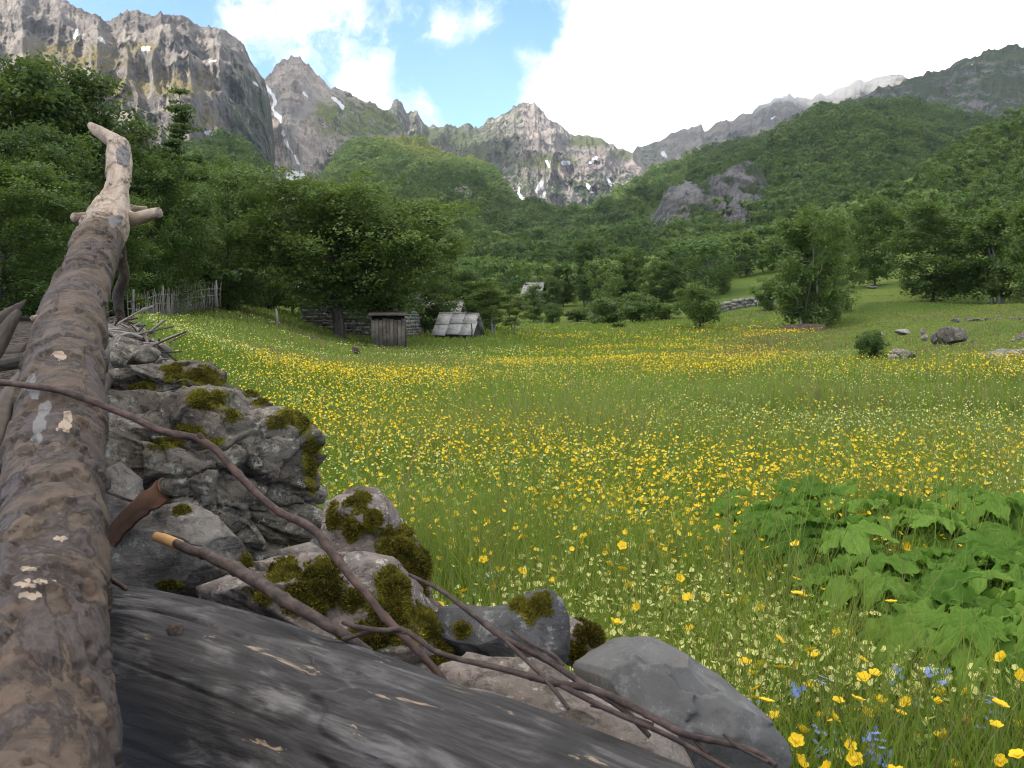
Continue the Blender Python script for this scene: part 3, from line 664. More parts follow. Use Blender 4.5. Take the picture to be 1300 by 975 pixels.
def tree_geo(H, Rc, n_limb=18, n_leaf=12000, leaf=.16, seed=0, base=.2, prof='round', tr=.16, stems=1, spread=.0, droop=.0, flat=.35, scat=.32, wood_nt=7):
    """limbs and leaf sprays of one tree; returns (wood MB, leaf verts, quads, tint)"""
    r = np.random.default_rng(seed)
    W = MB(); segs = []
    pf = dict(round=lambda t: np.sqrt(max(.02, 1 - ((t - .48) / .56) ** 2)), cone=lambda t: max(.05, 1.02 - t) ** .8, tall=lambda t: (max(.02, 1 - ((t - .42) / .6) ** 2)) ** .5 * .9,
              spread=lambda t: np.sqrt(max(.05, 1 - ((t - .55) / .52) ** 2)), column=lambda t: .55 + .45 * math.sin(math.pi * min(1, max(0, t)) ** .8),
              bush=lambda t: np.sqrt(max(.05, 1 - (t * .98) ** 2)))[prof]
    for k in range(stems):
        a0 = r.uniform(0, 6.28)
        off = np.array([math.cos(a0), math.sin(a0), 0]) * (0 if stems == 1 else Rc * .16) * r.uniform(.5, 1)
        lean = np.array([math.cos(a0), math.sin(a0), 0]) * (spread + (0 if stems == 1 else Rc * .35)) + np.r_[r.normal(0, .03, 2), 0] * H
        hh = H * (.94 if k == 0 else r.uniform(.8, .95))
        zz = np.linspace(0, 1, 9)
        tp = off + lean * (zz ** 1.4)[:, None] + np.c_[np.cumsum(r.normal(0, .012 * H, (9, 2)), 0) * (zz[:, None] > 0), zz * hh]
        W.tube(np.r_[tp[:1] - [0, 0, .5], tp], np.r_[tr * 1.35, tr * (1 - zz * .93) + .012], wood_nt, seed + k, .12)
        nl = max(4, n_limb // stems)
        for i in range(nl):
            t = base + (1 - base) * (i + r.uniform(.1, .9)) / nl
            o = np.array([np.interp(t, zz, tp[:, c]) for c in range(3)])
            az = i * 2.39996 + r.normal(0, .35) + k
            ln = Rc * pf((t - base) / (1 - base)) * r.uniform(.62, 1.18) / (1 if stems == 1 else 1.25)
            tt_ = (t - base) / (1 - base)
            el = (.95 * (.12 + .88 * tt_) if prof in ('round', 'tall') else .75 * (1 - .25 * t) if prof in ('spread', 'bush') else .28) * r.uniform(.6, 1.2)
            if prof == 'column': el = 1.0
            s = np.linspace(0, 1, 6)
            dirh = np.array([math.cos(az), math.sin(az), 0])
            lp = o + dirh * (ln * s * math.cos(el * .6))[:, None] + np.array([0, 0, 1]) * (ln * (math.sin(el) * s - (droop + .25 * el) * s * s))[:, None]
            lp[1:] += r.normal(0, .04 * ln, (5, 3))
            lr = max(.012, tr * (1 - t) * .42 + .012)
            W.tube(lp, lr * (1 - s * .85), 5, 0, 0)
            for c in range(1, 6): segs.append((lp[c - 1], lp[c], 1.))
            for q in range(7):
                f = r.uniform(.25, 1.)
                so = np.array([np.interp(f, s, lp[:, c]) for c in range(3)])
                a2 = az + r.choice([-1, 1]) * r.uniform(.4, 1.25)
                sl = ln * r.uniform(.22, .5)
                se = so + np.array([math.cos(a2), math.sin(a2), r.uniform(-.15, .4)]) * sl
                W.tube([so, (so + se) / 2 + r.normal(0, .02 * ln, 3), se], [lr * .4, lr * .25, .006], 3)
                segs.append((so, se, 1.15)); segs.append(((so + se) / 2, se, .8))
        for c in range(6, 9): segs.append((tp[c - 1], tp[c], .6))
    A = np.array([x[0] for x in segs]); B = np.array([x[1] for x in segs]); w = np.linalg.norm(A - B, axis=1) * np.array([x[2] for x in segs])
    cs = max(60, n_leaf // 42)                         # sprays of leaves
    ci = r.choice(len(segs), cs, p=w / w.sum())
    cp = A[ci] + (B[ci] - A[ci]) * r.uniform(0, 1, (cs, 1)) + r.normal(0, 1, (cs, 3)) * np.array([scat, scat, scat * .8]) * (Rc / 5) ** .5
    ct = r.uniform(0, 1, cs)
    idx = r.integers(0, cs, n_leaf)
    sp = .33 * (Rc / 5) ** .5
    p = cp[idx] + r.normal(0, 1, (n_leaf, 3)) * np.array([sp, sp, sp * flat])
    cn = unit(np.c_[r.normal(0, .5, (cs, 2)), np.ones(cs)])
    nrm = unit(cn[idx] + r.normal(0, .42, (n_leaf, 3)))
    ax = unit(np.cross(nrm, r.normal(0, 1, (n_leaf, 3)))); bx = np.cross(nrm, ax)
    L = leaf * r.uniform(.65, 1.3, (n_leaf, 1))
    v = np.stack([p - ax * L * .5, p + bx * L * .3 - nrm * L * .06, p + ax * L * .5, p - bx * L * .3 - nrm * L * .06], 1)
    keep = v[:, :, 2].min(1) > .03
    v = v[keep]; idx = idx[keep]
    tint = np.clip(.62 * ct[idx] + r.normal(0, .27, len(idx)) + .12, 0, 1)
    return W, v.reshape(-1, 3), np.arange(len(v) * 4).reshape(-1, 4), np.repeat(tint, 4)

PROTO = {}
def proto(key, leafmat='leaf', barkmat='bark', **kw):
    W, lv, lq, lt = tree_geo(**kw)
    trunk = W.mesh(key + '_trunk', MT[barkmat], True)
    crown = mesh_np(key + '_crown', lv, lq, MT[leafmat], False, {'tint': lt})
    PROTO[key] = (trunk, crown, kw['H'], kw['Rc'])

proto('beech', 'leaf_dark', H=11, Rc=3.6, n_limb=34, n_leaf=26000, leaf=.225, seed=1, base=.02, prof='tall', tr=.17, flat=.75, scat=.45)
proto('beech_b', 'leaf', H=11, Rc=4.0, n_limb=34, n_leaf=26000, leaf=.225, seed=2, base=.03, prof='round', tr=.16, flat=.75, scat=.45)
proto('maple', 'leaf_dark', H=12, Rc=2.7, n_limb=30, n_leaf=13000, leaf=.24, seed=3, base=.12, prof='cone', tr=.15, flat=.16, droop=.1, scat=.2)
proto('spread', 'leaf_light', H=9.5, Rc=5.2, n_limb=40, n_leaf=36000, leaf=.23, seed=4, base=.19, prof='spread', tr=.34, flat=.6, droop=.12, spread=.8, scat=.42)
proto('round', 'leaf', H=9, Rc=3.7, n_limb=30, n_leaf=17000, leaf=.29, seed=5, base=.05, prof='round', tr=.13, flat=.8, scat=.5)
proto('stems', 'leaf', 'bark_pale', H=9, Rc=3.4, n_limb=36, n_leaf=18000, leaf=.29, seed=6, base=.08, prof='round', tr=.085, stems=5, flat=.8, scat=.5)
proto('birch', 'leaf_light', 'bark_pale', H=8, Rc=2.0, n_limb=22, n_leaf=11000, leaf=.17, seed=7, base=.25, prof='tall', tr=.075, stems=2, flat=.5)
proto('dark', 'leaf_dark', H=9.5, Rc=2.5, n_limb=30, n_leaf=11000, leaf=.28, seed=8, base=.04, prof='column', tr=.15, flat=.5)
proto('bush', 'leaf_light', H=3.4, Rc=1.9, n_limb=26, n_leaf=7000, leaf=.2, seed=9, base=.0, prof='bush', tr=.05, stems=4, flat=.6)
proto('shrub', 'leaf', H=3.4, Rc=2.1, n_limb=26, n_leaf=7000, leaf=.2, seed=10, base=.0, prof='bush', tr=.05, stems=5, flat=.6)
# smaller-leaved counts for the woods far off
proto('wood_a', 'wood2', H=9.5, Rc=3.9, n_limb=26, n_leaf=3800, leaf=.46, seed=21, base=.1, prof='round', tr=.12, flat=.85, scat=.6, wood_nt=5)
proto('wood_b', 'wood2', H=11, Rc=3.5, n_limb=26, n_leaf=3800, leaf=.46, seed=22, base=.08, prof='tall', tr=.12, flat=.85, scat=.6, wood_nt=5)
proto('wood_c', 'wood3', H=9, Rc=3.9, n_limb=24, n_leaf=3600, leaf=.46, seed=23, base=.1, prof='round', tr=.12, flat=.85, scat=.65, wood_nt=5)
proto('wood_d', 'wood1', H=11.5, Rc=2.9, n_limb=28, n_leaf=3800, leaf=.44, seed=24, base=.04, prof='cone', tr=.12, flat=.7, scat=.45, wood_nt=5)

def tree(name, key, u, vb, vt, y, label, cat='tree', group=None, width=None, rz=None, single=False, use_ground=True):
    """a tree standing at picture column u and depth y; vb/vt: rows of base and top"""
    if use_ground: b = on_ground(u, y)
    else: b = P(u, vb, y)
    h = P(u, vt, y)[2] - b[2]
    tm, cm, H, Rc = PROTO[key]
    sz = h / H
    sx = sz if width is None else (width / F * y) / (2 * Rc * .98)
    rz = rnd.uniform(0, 6.28) if rz is None else rz
    t = thing(name, b, label, cat, group)
    t.rotation_euler = (0, 0, rz); t.scale = (sx, sx, sz)
    a = link('trunk', tm, t); c = link('crown', cm, t)
    return t

T = tree
G_L = None
# left wood behind the fence
T('beech_tree', 'beech', 28, 400, 72, 36, 'tall dark beech at the left edge of the photo, its top against the cliff')
T('beech_tree', 'beech', 96, 398, 84, 38, 'tall dark beech right of the edge tree, straight behind the tip of the raised log')
T('beech_tree', 'beech_b', -60, 400, 90, 33, 'beech cut off by the left frame edge')
T('beech_tree', 'beech_b', 14, 400, 205, 24, 'lower lighter green beech in front of the tall beeches at the far left', width=190)
T('beech_tree', 'beech', 158, 398, 150, 42, 'dark beech just right of the raised log tip')
T('beech_tree', 'beech_b', 205, 396, 205, 38, 'shorter beech between the log branch stub and the layered maple', width=130)
T('layered_maple', 'maple', 243, 392, 92, 44, 'slender layered maple with a pointed top against the cliff', width=112)
T('beech_tree', 'beech_b', 296, 386, 205, 50, 'broad beech right of the pointed maple', width=110)
T('beech_tree', 'beech', 60, 400, 160, 30, 'dark beech low behind the upper part of the log', width=160)
T('beech_tree', 'beech_b', 180, 392, 262, 46, 'small beech above the left end of the picket fence', width=140)
T('beech_tree', 'beech_b', 268, 386, 262, 54, 'small beech above the right end of the picket fence', width=120)
T('beech_tree', 'beech_b', 128, 398, 250, 33, 'low leafy beech hidden behind the log just above the fence', width=130)
T('beech_tree', 'beech_b', 325, 380, 300, 70, 'young beech at the foot of the scree track', width=60)
for (u, vt, y, w, l) in ((150, 335, 40, 120, 'dark shrub below the small beech left of the fence'), (240, 320, 50, 110, 'dark shrub behind the middle of the picket fence'), (300, 335, 52, 80, 'shrub at the right end of the picket fence'), (345, 340, 60, 70, 'shrub behind the lone grey post'), (70, 350, 30, 120, 'shrub behind the raised log at its middle'), (20, 340, 28, 120, 'shrub at the left frame edge behind the log pile'), (200, 330, 46, 100, 'shrub behind the left third of the picket fence')):
    T('shrub', 'shrub', u, 0, vt, y, l, 'shrub', width=w)
# great tree and its neighbours by the stone house
T('spreading_tree', 'spread', 432, 420, 238, 50, 'large spreading tree with a leaning dark trunk before the stone house', width=232, rz=1.2)
T('spreading_tree', 'spread', 482, 425, 262, 52, 'spreading tree beside the wooden shed, right of the largest tree', width=205, rz=4.0)
T('broadleaf_tree', 'round', 372, 405, 300, 64, 'round tree at the left side of the great spreading tree', width=90)
T('broadleaf_tree', 'round', 540, 430, 328, 62, 'round tree over the slab-roofed hut', width=80)
T('broadleaf_tree', 'round', 588, 425, 345, 70, 'tree behind the slab-roofed hut', width=72)
T('birch_tree', 'birch', 628, 436, 352, 62, 'light green tree with two pale stems right of the slab-roofed hut', width=64)
T('birch_tree', 'birch', 652, 434, 372, 66, 'smaller pale-stemmed tree right of the two-stemmed one', width=44)
T('broadleaf_tree', 'round', 612, 430, 372, 74, 'low dense tree between the hut and the pale-stemmed trees', width=60)
T('broadleaf_tree', 'round', 677, 414, 366, 105, 'small tree with a bare trunk below the far slab roof', width=32)
T('shrub', 'shrub', 700, 422, 385, 92, 'narrow shrub right of the far picket fence', 'shrub', width=26)
T('dark_tree', 'dark', 700, 410, 352, 100, 'small dark tree right of the far slab roof', width=30)
T('dark_tree', 'dark', 742, 390, 303, 135, 'tall dark column-shaped tree above the valley bushes', width=40)
T('broadleaf_tree', 'round', 715, 392, 338, 150, 'pale green tree left of the tall dark tree', width=44)
T('broadleaf_tree', 'round', 795, 390, 318, 140, 'grey-green tree right of the tall dark tree', width=60)
T('broadleaf_tree', 'round', 840, 392, 335, 130, 'tree behind the bright round bush', width=56)
for (u, vt, y, w, l) in ((768, 378, 84, 62, 'wide dull green bush at the far end of the meadow'), (806, 372, 88, 60, 'dull green bush left of the bright round bush'), (842, 385, 92, 44, 'low bush touching the bright round bush'), (735, 392, 100, 36, 'small bush at the foot of the tall dark tree'), (590, 405, 66, 40, 'bush beside the low hut wall'), (786, 410, 76, 20, 'little bush at the edge of the far yellow flowers')):
    T('shrub', 'shrub', u, 0, vt, y, l, 'shrub', width=w)
T('bright_bush', 'bush', 886, 415, 357, 72, 'bright green round bush at the far side of the meadow', 'shrub', width=56)
T('broadleaf_tree', 'round', 917, 368, 335, 130, 'small round tree above the far stone wall', width=26)
T('broadleaf_tree', 'wood_a', 945, 368, 300, 170, 'tree standing behind the far stone wall', width=60)
# right side of the meadow
T('many_stemmed_tree', 'stems', 1022, 410, 268, 64, 'many-stemmed tree on a bare earth patch at the right of the meadow', width=98)
T('broadleaf_tree', 'round', 1062, 385, 292, 74, 'tree close behind the many-stemmed tree on the earth patch', width=50)
T('shrub', 'shrub', 1052, 402, 345, 66, 'shrub at the right foot of the tree on the earth patch', 'shrub', width=40)
T('broadleaf_tree', 'round', 1108, 355, 258, 100, 'light green tree on the grassy knoll', width=76)
T('broadleaf_tree', 'round', 1182, 382, 272, 76, 'dark dense tree right of the grassy knoll', width=112)
T('many_stemmed_tree', 'stems', 1264, 378, 260, 72, 'many-stemmed tree near the right frame edge', width=100)
T('broadleaf_tree', 'round', 1330, 380, 235, 64, 'tree cut by the right frame edge', width=110)
T('shrub', 'shrub', 1225, 376, 335, 82, 'shrub between the two trees at the right', 'shrub', width=46)
T('shrub', 'shrub', 1108, 465, 420, 21, 'small loose bush beside the split rock on the right', 'shrub', width=44)
T('shrub', 'shrub', 975, 400, 352, 92, 'bush at the left foot of the tree on the earth patch', 'shrub', width=42)
# wood climbing the near right slope: every tree of it its own object
def slope_wood():
    r = random.Random(77)
    used = []
    keys = ['wood_a', 'wood_b', 'wood_c', 'wood_a', 'wood_b', 'wood_d']
    lab = {'wood_a': 'rounded green tree in the wood on the right slope', 'wood_b': 'taller green tree in the wood on the right slope', 'wood_c': 'light green tree in the wood on the right slope', 'wood_d': 'dark pointed tree in the wood on the right slope'}
    k = 0
    sky = [(460, 322), (560, 330), (640, 335), (700, 342), (800, 335), (870, 312), (930, 300), (1000, 288), (1060, 262), (1120, 238), (1170, 206), (1210, 180), (1260, 150), (1300, 124), (1420, 60)]
    sx, sv = zip(*sky)
    tries = 0
    while k < 290 and tries < 9000:
        tries += 1
        u = (r.uniform(500, 800) if r.random() < .3 else r.uniform(600, 1400)); y = math.exp(r.uniform(math.log(105), math.log(420)))
        if y < 165 and u > 900 or 645 < u < 702 and y < 156: continue
        if 1080 < u < 1190 and y < 200: continue
        if u < 960 and y < 170 and u > 900 or u < 900 and y < 122: continue
        if 1090 < u < 1180 and y < 122: continue
        b = on_ground(u, y); key = r.choice(keys)
        h = PROTO[key][2] * r.uniform(.7, 1.15)
        _, vt = pv(b + np.array([0, 0, h]))
        if vt < np.interp(u, sx, sv) - 6: continue
        if any((b[0] - q[0]) ** 2 + (b[1] - q[1]) ** 2 < (4.6 + y * .012) ** 2 for q in used): continue
        used.append(b); k += 1
        tm, cm, H, Rc = PROTO[key]
        t = thing('slope_tree', b, lab[key], 'tree', 'trees of the wood on the right slope: ' + lab[key].split(' tree')[0])
        t.rotation_euler = (0, 0, r.uniform(0, 6.28)); s = h / H; w = s * r.uniform(.9, 1.15); t.scale = (w, w, s)
        link('trunk', tm, t); c = link('crown', cm, t)
        PROTO.setdefault('seen_' + key, c)
slope_wood()

# ------------------------------------------------------------------ far forests: one object each, trees set out on the hill
def forest(name, hill, n, label, skip, size=(.7, 1.75), sunny=None, seed=0):
    V, Tt, at, n_, m_ = HILLS[hill]
    r = np.random.default_rng(seed)
    nt = int((Tt[:, 0] <= 1.0001).sum()) + 3
    a = V[:nt - 1, :-1]; b = V[1:nt, :-1]; c = V[:nt - 1, 1:]
    area = np.linalg.norm(np.cross(b - a, c - a), axis=-1).ravel()
    # nearer ground is seen larger; spread the trees evenly over the slope
    i = r.choice(len(area), n, p=area / area.sum())
    s, q = r.uniform(0, 1, (2, n, 1))
    p = a.reshape(-1, 3)[i] + (b - a).reshape(-1, 3)[i] * s + (c - a).reshape(-1, 3)[i] * q
    keep = np.ones(n, bool)
    flat = lambda k: at[k].reshape(n_, m_)[:nt - 1, :-1].ravel()[i]
    for k, th in skip.items(): keep &= flat(k) < th * r.uniform(.5, 1.3, n)
    gh = ground_z(p[:, 0], p[:, 1], False)
    keep &= ~((p[:, 2] < gh) & (p[:, 1] < 400))
    pu, pw = pv(p)
    keep &= (pu > -120) & (pu < 1420)
    fr = np.zeros(n) if sunny is None else sunny(pu, pw, r)
    p, fr, pu, pw = p[keep], fr[keep], pu[keep], pw[keep]
    n = len(p)
    clump = fbm(p[:, 0] / 60, p[:, 1] / 60, p[:, 2] / 60, 3, seed)
    kind = np.clip(((clump + r.normal(0, .35, n)) * 2 + 1.6).astype(int), 0, 3)
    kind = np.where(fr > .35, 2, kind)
    me = bpy.data.meshes.new(name); me.vertices.add(n)
    me.vertices.foreach_set('co', (p - [0, 0, .6]).astype(np.float32).ravel())
    for k, dat in (('scl', r.uniform(*size, n)), ('rot', r.uniform(0, 6.28, n)), ('fresh', fr), ('kind', kind.astype(float))):
        x = me.attributes.new(k, 'FLOAT', 'POINT'); x.data.foreach_set('value', np.asarray(dat, np.float32))
    o = link(name, me); tag(o, label, 'forest', kind='stuff')
    ng = bpy.data.node_groups.new(name, 'GeometryNodeTree')
    ng.interface.new_socket('Geometry', in_out='INPUT', socket_type='NodeSocketGeometry')
    ng.interface.new_socket('Geometry', in_out='OUTPUT', socket_type='NodeSocketGeometry')
    N = ng.nodes.new; Lk = ng.links.new
    gi, go = N('NodeGroupInput'), N('NodeGroupOutput')
    def named(k):
        x = N('GeometryNodeInputNamedAttribute'); x.data_type = 'FLOAT'; x.inputs['Name'].default_value = k; return x.outputs['Attribute']
    rot = N('ShaderNodeCombineXYZ'); Lk(named('rot'), rot.inputs['Z'])
    join = N('GeometryNodeJoinGeometry')
    for j, key in enumerate(('wood_a', 'wood_b', 'wood_c', 'wood_d')):
        oi = N('GeometryNodeObjectInfo'); oi.transform_space = 'ORIGINAL'; oi.inputs['Object'].default_value = PROTO['seen_' + key]
        oi.inputs['As Instance'].default_value = True
        cmp_ = N('FunctionNodeCompare'); cmp_.data_type = 'FLOAT'; cmp_.operation = 'EQUAL'
        Lk(named('kind'), cmp_.inputs[0]); cmp_.inputs[1].default_value = float(j); cmp_.inputs['Epsilon'].default_value = .1
        ip = N('GeometryNodeInstanceOnPoints')
        Lk(gi.outputs[0], ip.inputs['Points']); Lk(cmp_.outputs[0], ip.inputs['Selection']); Lk(oi.outputs['Geometry'], ip.inputs['Instance'])
        Lk(rot.outputs[0], ip.inputs['Rotation'])
        Lk(named('scl'), ip.inputs['Scale'])
        Lk(ip.outputs[0], join.inputs[0])
    Lk(join.outputs[0], go.inputs[0])
    md = o.modifiers.new('trees', 'NODES'); md.node_group = ng
    return o
forest('hill_forest', 'right_hill', 9500, 'dense green forest covering the long right hill', dict(cl=1.0), seed=5)
def sunny3(pu, pw, r):  # how far each tree's colour is brightened for the painted sun stripe
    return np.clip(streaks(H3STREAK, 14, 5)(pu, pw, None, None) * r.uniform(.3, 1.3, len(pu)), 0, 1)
forest('hill_forest', 'left_hill', 7000, 'dense green forest covering the middle hill', dict(rock=.5, gr=.75, scree=.4), sunny=sunny3, seed=6)
forest('hill_forest', 'wooded_hill', 1300, 'forest on the slope behind the left trees', {}, seed=7)

# ------------------------------------------------------------------ meadow: grass (nobody could count it)
HOG = [(1010, 655, 2.75), (1075, 668, 2.6), (1150, 640, 3.0), (1215, 655, 2.75), (1290, 640, 2.95), (1105, 715, 2.3), (1185, 705, 2.35), (1260, 715, 2.25), (1330, 700, 2.3), (1215, 775, 1.95), (1290, 785, 1.9), (1350, 760, 2.0), (960, 640, 3.1), (1060, 620, 3.3), (1235, 620, 3.4)]
def hog_cover(x, y):
    r = np.zeros(np.shape(x))
    for u, v, d in HOG:
        cx = (u - CU) / F * d
        r = np.maximum(r, 1 - sstep(.10, .22, np.hypot(x - cx, y - d)))
    return r
def pal(x, y):   # patchiness of the sward
    return fbm(x * .45, y * .45, None, 4, 91)
def yellow_density(x, y):
    """how thickly buttercups stand: drifts across the meadow, thin close by, thick in the middle and far bands"""
    u = CU + F * x / y
    d = y
    s = .30 + .75 * sstep(2.4, 4.2, d) * (1 - .55 * sstep(6.2, 8.0, d)) + .55 * sstep(9, 12, d)
    s = s * (1 + 1.5 * np.clip(fbm(x * .35 + 7, y * .22, None, 4, 17), -.6, 1))
    s = s * (.35 + 1.1 * sstep(-.15, .25, fbm(x * .9, y * .5, None, 3, 27)))
    s = s + 1.2 * np.exp(-((u - 400) / 150) ** 2) * sstep(5, 7.5, d) * (1 - sstep(11, 13.5, d)) * sstep(290, 330, u)
    s = s * (1 - .95 * sstep(345, 285, u) * sstep(8.5, 11, d)) * (1 - .96 * sstep(660, 560, u) * sstep(11.5, 14, d))
    far = sstep(18, 22, d)
    v_ = 1 - sstep(.35, .8, np.abs((u - 830) / 330)) * far
    s = s * v_ * (1 + far * .25) * (1 - far * .7 * sstep(.1, -.2, fbm(x * .11, y * .07, None, 4, 37))) * (1 - sstep(66, 80, d))
    bank = far * sstep(640, 600, u)
    s = s * (1 - .85 * bank)
    s = s * (1 - sstep(13, 16, d) * sstep(1000, 1080, u) * .93)
    return np.clip(s, 0, 2.5)

def sample_view(n, d0, d1, r, power=0., umin=-60, umax=1360, mar=1.3):
    """points on the ground in the wedge the lens takes in, evenly per log depth; power>0 favours the near"""
    t = r.uniform(0, 1, n) ** (1 + power)
    d = d0 * (d1 / d0) ** t
    x0, x1 = (umin - CU) / F * d, (umax - CU) / F * d + mar     # and a strip beyond the frame on the open side
    return x0 + (x1 - x0) * r.uniform(0, 1, n), d

def meadow_ok(x, y, pad=.0):
    xe = np.interp(y, EDGE_Y, EDGE_X)
    return x > xe + pad - sstep(6, 12, y) * .4

def blades(n, d0, d1, r, hmul=1., power=0., wpx=1.0, hlo=.22, hhi=.46):
    x, y = sample_view(n, d0, d1, r, power)
    ok = meadow_ok(x, y, .02) & (r.uniform(0, 1, n) > hog_cover(x, y) * .85)
    x, y = x[ok], y[ok]; n = len(x)
    z = ground_z(x, y)
    u = CU + F * x / y
    short = 1 - .62 * sstep(14, 22, y) * (1 - np.exp(-((u - 850) / 230) ** 2) * .4)
    short = short * (1 - .5 * sstep(13, 17, y) * sstep(990, 1060, u))
    patch = pal(x, y)
    h = r.uniform(hlo, hhi, n) * hmul * (1 + .45 * patch) * short
    w = np.maximum(.0030, wpx * y / 906) * r.uniform(.7, 1.4, n)
    a = r.uniform(0, 6.283, n); bend = r.uniform(.05, .5, n) * h
    dx, dy = np.cos(a), np.sin(a)
    px, py = -dy, dx
    # face the blade roughly broadside at any azimuth
    b2 = r.uniform(0, 6.283, n); sx, sy = np.cos(b2) * w * .5, np.sin(b2) * w * .5
    L = []
    for f, wf in ((0, 1.), (.45, .85), (.8, .5)):
        bx = x + dx * bend * f * f; by = y + dy * bend * f * f; bz = z + h * f
        L.append(np.stack([bx - sx * wf, by - sy * wf, bz], -1)); L.append(np.stack([bx + sx * wf, by + sy * wf, bz], -1))
    L.append(np.stack([x + dx * bend, y + dy * bend, z + h * .97], -1))
    v = np.stack(L, 1)
    base = np.arange(n)[:, None] * 7
    q = np.concatenate([base + [0, 1, 3, 2], base + [2, 3, 5, 4]]); t = base + [4, 5, 6]
    brown = sstep(-.15, .35, fbm(x * .3 + 31, y * .3, None, 3, 55)) * sstep(3, 5.5, y) * (1 - sstep(16, 22, y) * .5)
    tint = np.clip(.36 + .34 * patch + r.normal(0, .17, n) + (r.uniform(0, 1, n) < .06 + .22 * brown) * .5, 0, 1)
    bankg = -2.2 * sstep(11, 18, y) * sstep(640, 540, u)
    tint = np.clip(tint - .08 * bankg + .10 * sstep(3, 7, y) + .30 * sstep(16, 26, y) * sstep(860, 960, u) * (.7 + fbm(x * .09, y * .09, None, 3, 15)), 0, 1)
    return v.reshape(-1, 3), q, t, np.repeat(tint, 7)

def build_grass():
    r = np.random.default_rng(31)
    V, Q, T3, A = [], [], [], []; k = 0
    for args in ((5000, 2.2, 14, r, 1.5, 0, .6, .33, .44), (95000, .8, 3.2, r, 1., .15, .9), (98000, 2.6, 9, r, 1., 0, .9), (78000, 8, 26, r, 1., 0, 1.0), (70000, 20, 90, r, 1., 0, 1.25)):
        v, q, t, a = blades(*args)
        V.append(v); Q.append(q + k); T3.append(t + k); A.append(a); k += len(v)
    me = mesh_np('grass', np.concatenate(V), [np.concatenate(Q), np.concatenate(T3)], MT['grass'], True, {'tint': np.concatenate(A)})
    tag(link('grass', me), 'tall green meadow grass', 'grass', kind='stuff')
    # broad low leaves and clover between the blades, close by
    n = 36000
    x, y = sample_view(n, .9, 8, r)
    ok = meadow_ok(x, y, .02); x, y = x[ok], y[ok]; n = len(x)
    z = ground_z(x, y) + r.uniform(.03, .26, n)
    s = np.maximum(r.uniform(.010, .022, n), 1.6 * y / 906)
    c = np.stack([x, y, z], -1)
    nr = unit(np.c_[r.normal(0, .5, (n, 2)), np.ones(n)]); ax = unit(np.cross(nr, r.normal(0, 1, (n, 3)))); bx = np.cross(nr, ax)
    s = s[:, None]
    v = np.stack([c - ax * s, c + bx * s * .55, c + ax * s, c - bx * s * .55], 1).reshape(-1, 3)
    me = mesh_np('herb_leaves', v, np.arange(n * 4).reshape(-1, 4), MT['grass'], True, {'tint': np.repeat(np.clip(r.normal(.28, .15, n), 0, .7), 4)})
    tag(link('herb_leaves', me), 'small clover and herb leaves low in the meadow', 'ground cover', kind='stuff')
build_grass()

# ------------------------------------------------------------------ flowers
def petal_ring(n, L, W, cup, z0=0., start=0., rows=3):
    mb = MB()
    for k in range(n):
        a = start + 2 * math.pi * k / n
        rows_ = []
        for i in range(rows + 1):
            f = i / rows
            ww = W * math.sin(math.pi * min(.93, .12 + .78 * f)) ** .75 * .5
            rr = L * f; zz = z0 + cup * L * f ** 1.6
            for sgn in (-1, 0, 1):
                q = np.array([rr, sgn * ww, zz + abs(sgn) * ww * .35 * (1 if cup > .2 else .3)])
                rows_.append([q[0] * math.cos(a) - q[1] * math.sin(a), q[0] * math.sin(a) + q[1] * math.cos(a), q[2]])
        f4 = [[i * 3 + j, i * 3 + j + 1, (i + 1) * 3 + j + 1, (i + 1) * 3 + j] for i in range(rows) for j in (0, 1)]
        mb.add(rows_, f4)
    return mb
def disc(mb, rad, z, n=8, h=.002):
    a = np.linspace(0, 2 * np.pi, n, endpoint=False)
    v = np.r_[np.c_[rad * np.cos(a), rad * np.sin(a), np.full(n, z)], [[0, 0, z + h]]]
    mb.add(v, [[i, (i + 1) % n, n] for i in range(n)])
def stem_mesh(name, h, seed, leaves=3, rad=.0013):
    r = np.random.default_rng(seed)
    mb = MB()
    s = np.linspace(0, 1, 5)
    pts = np.c_[np.cumsum(r.normal(0, .012, 5)) * (s > 0), np.cumsum(r.normal(0, .012, 5)) * (s > 0), s * h]
    mb.tube(pts, np.full(5, rad), 5)
    for k in range(leaves):
        f = r.uniform(.15, .75); o = np.array([np.interp(f, s, pts[:, c]) for c in range(3)]); a = r.uniform(0, 6.28); L = r.uniform(.03, .06)
        d = np.array([math.cos(a), math.sin(a), .7]); p = np.array([-math.sin(a), math.cos(a), 0])
        mb.add([o, o + d * L * .5 + p * .006, o + d * L, o + d * L * .5 - p * .006], [[0, 1, 2, 3]])
    return mb.mesh(name, MT['stem'], True), pts[-1]

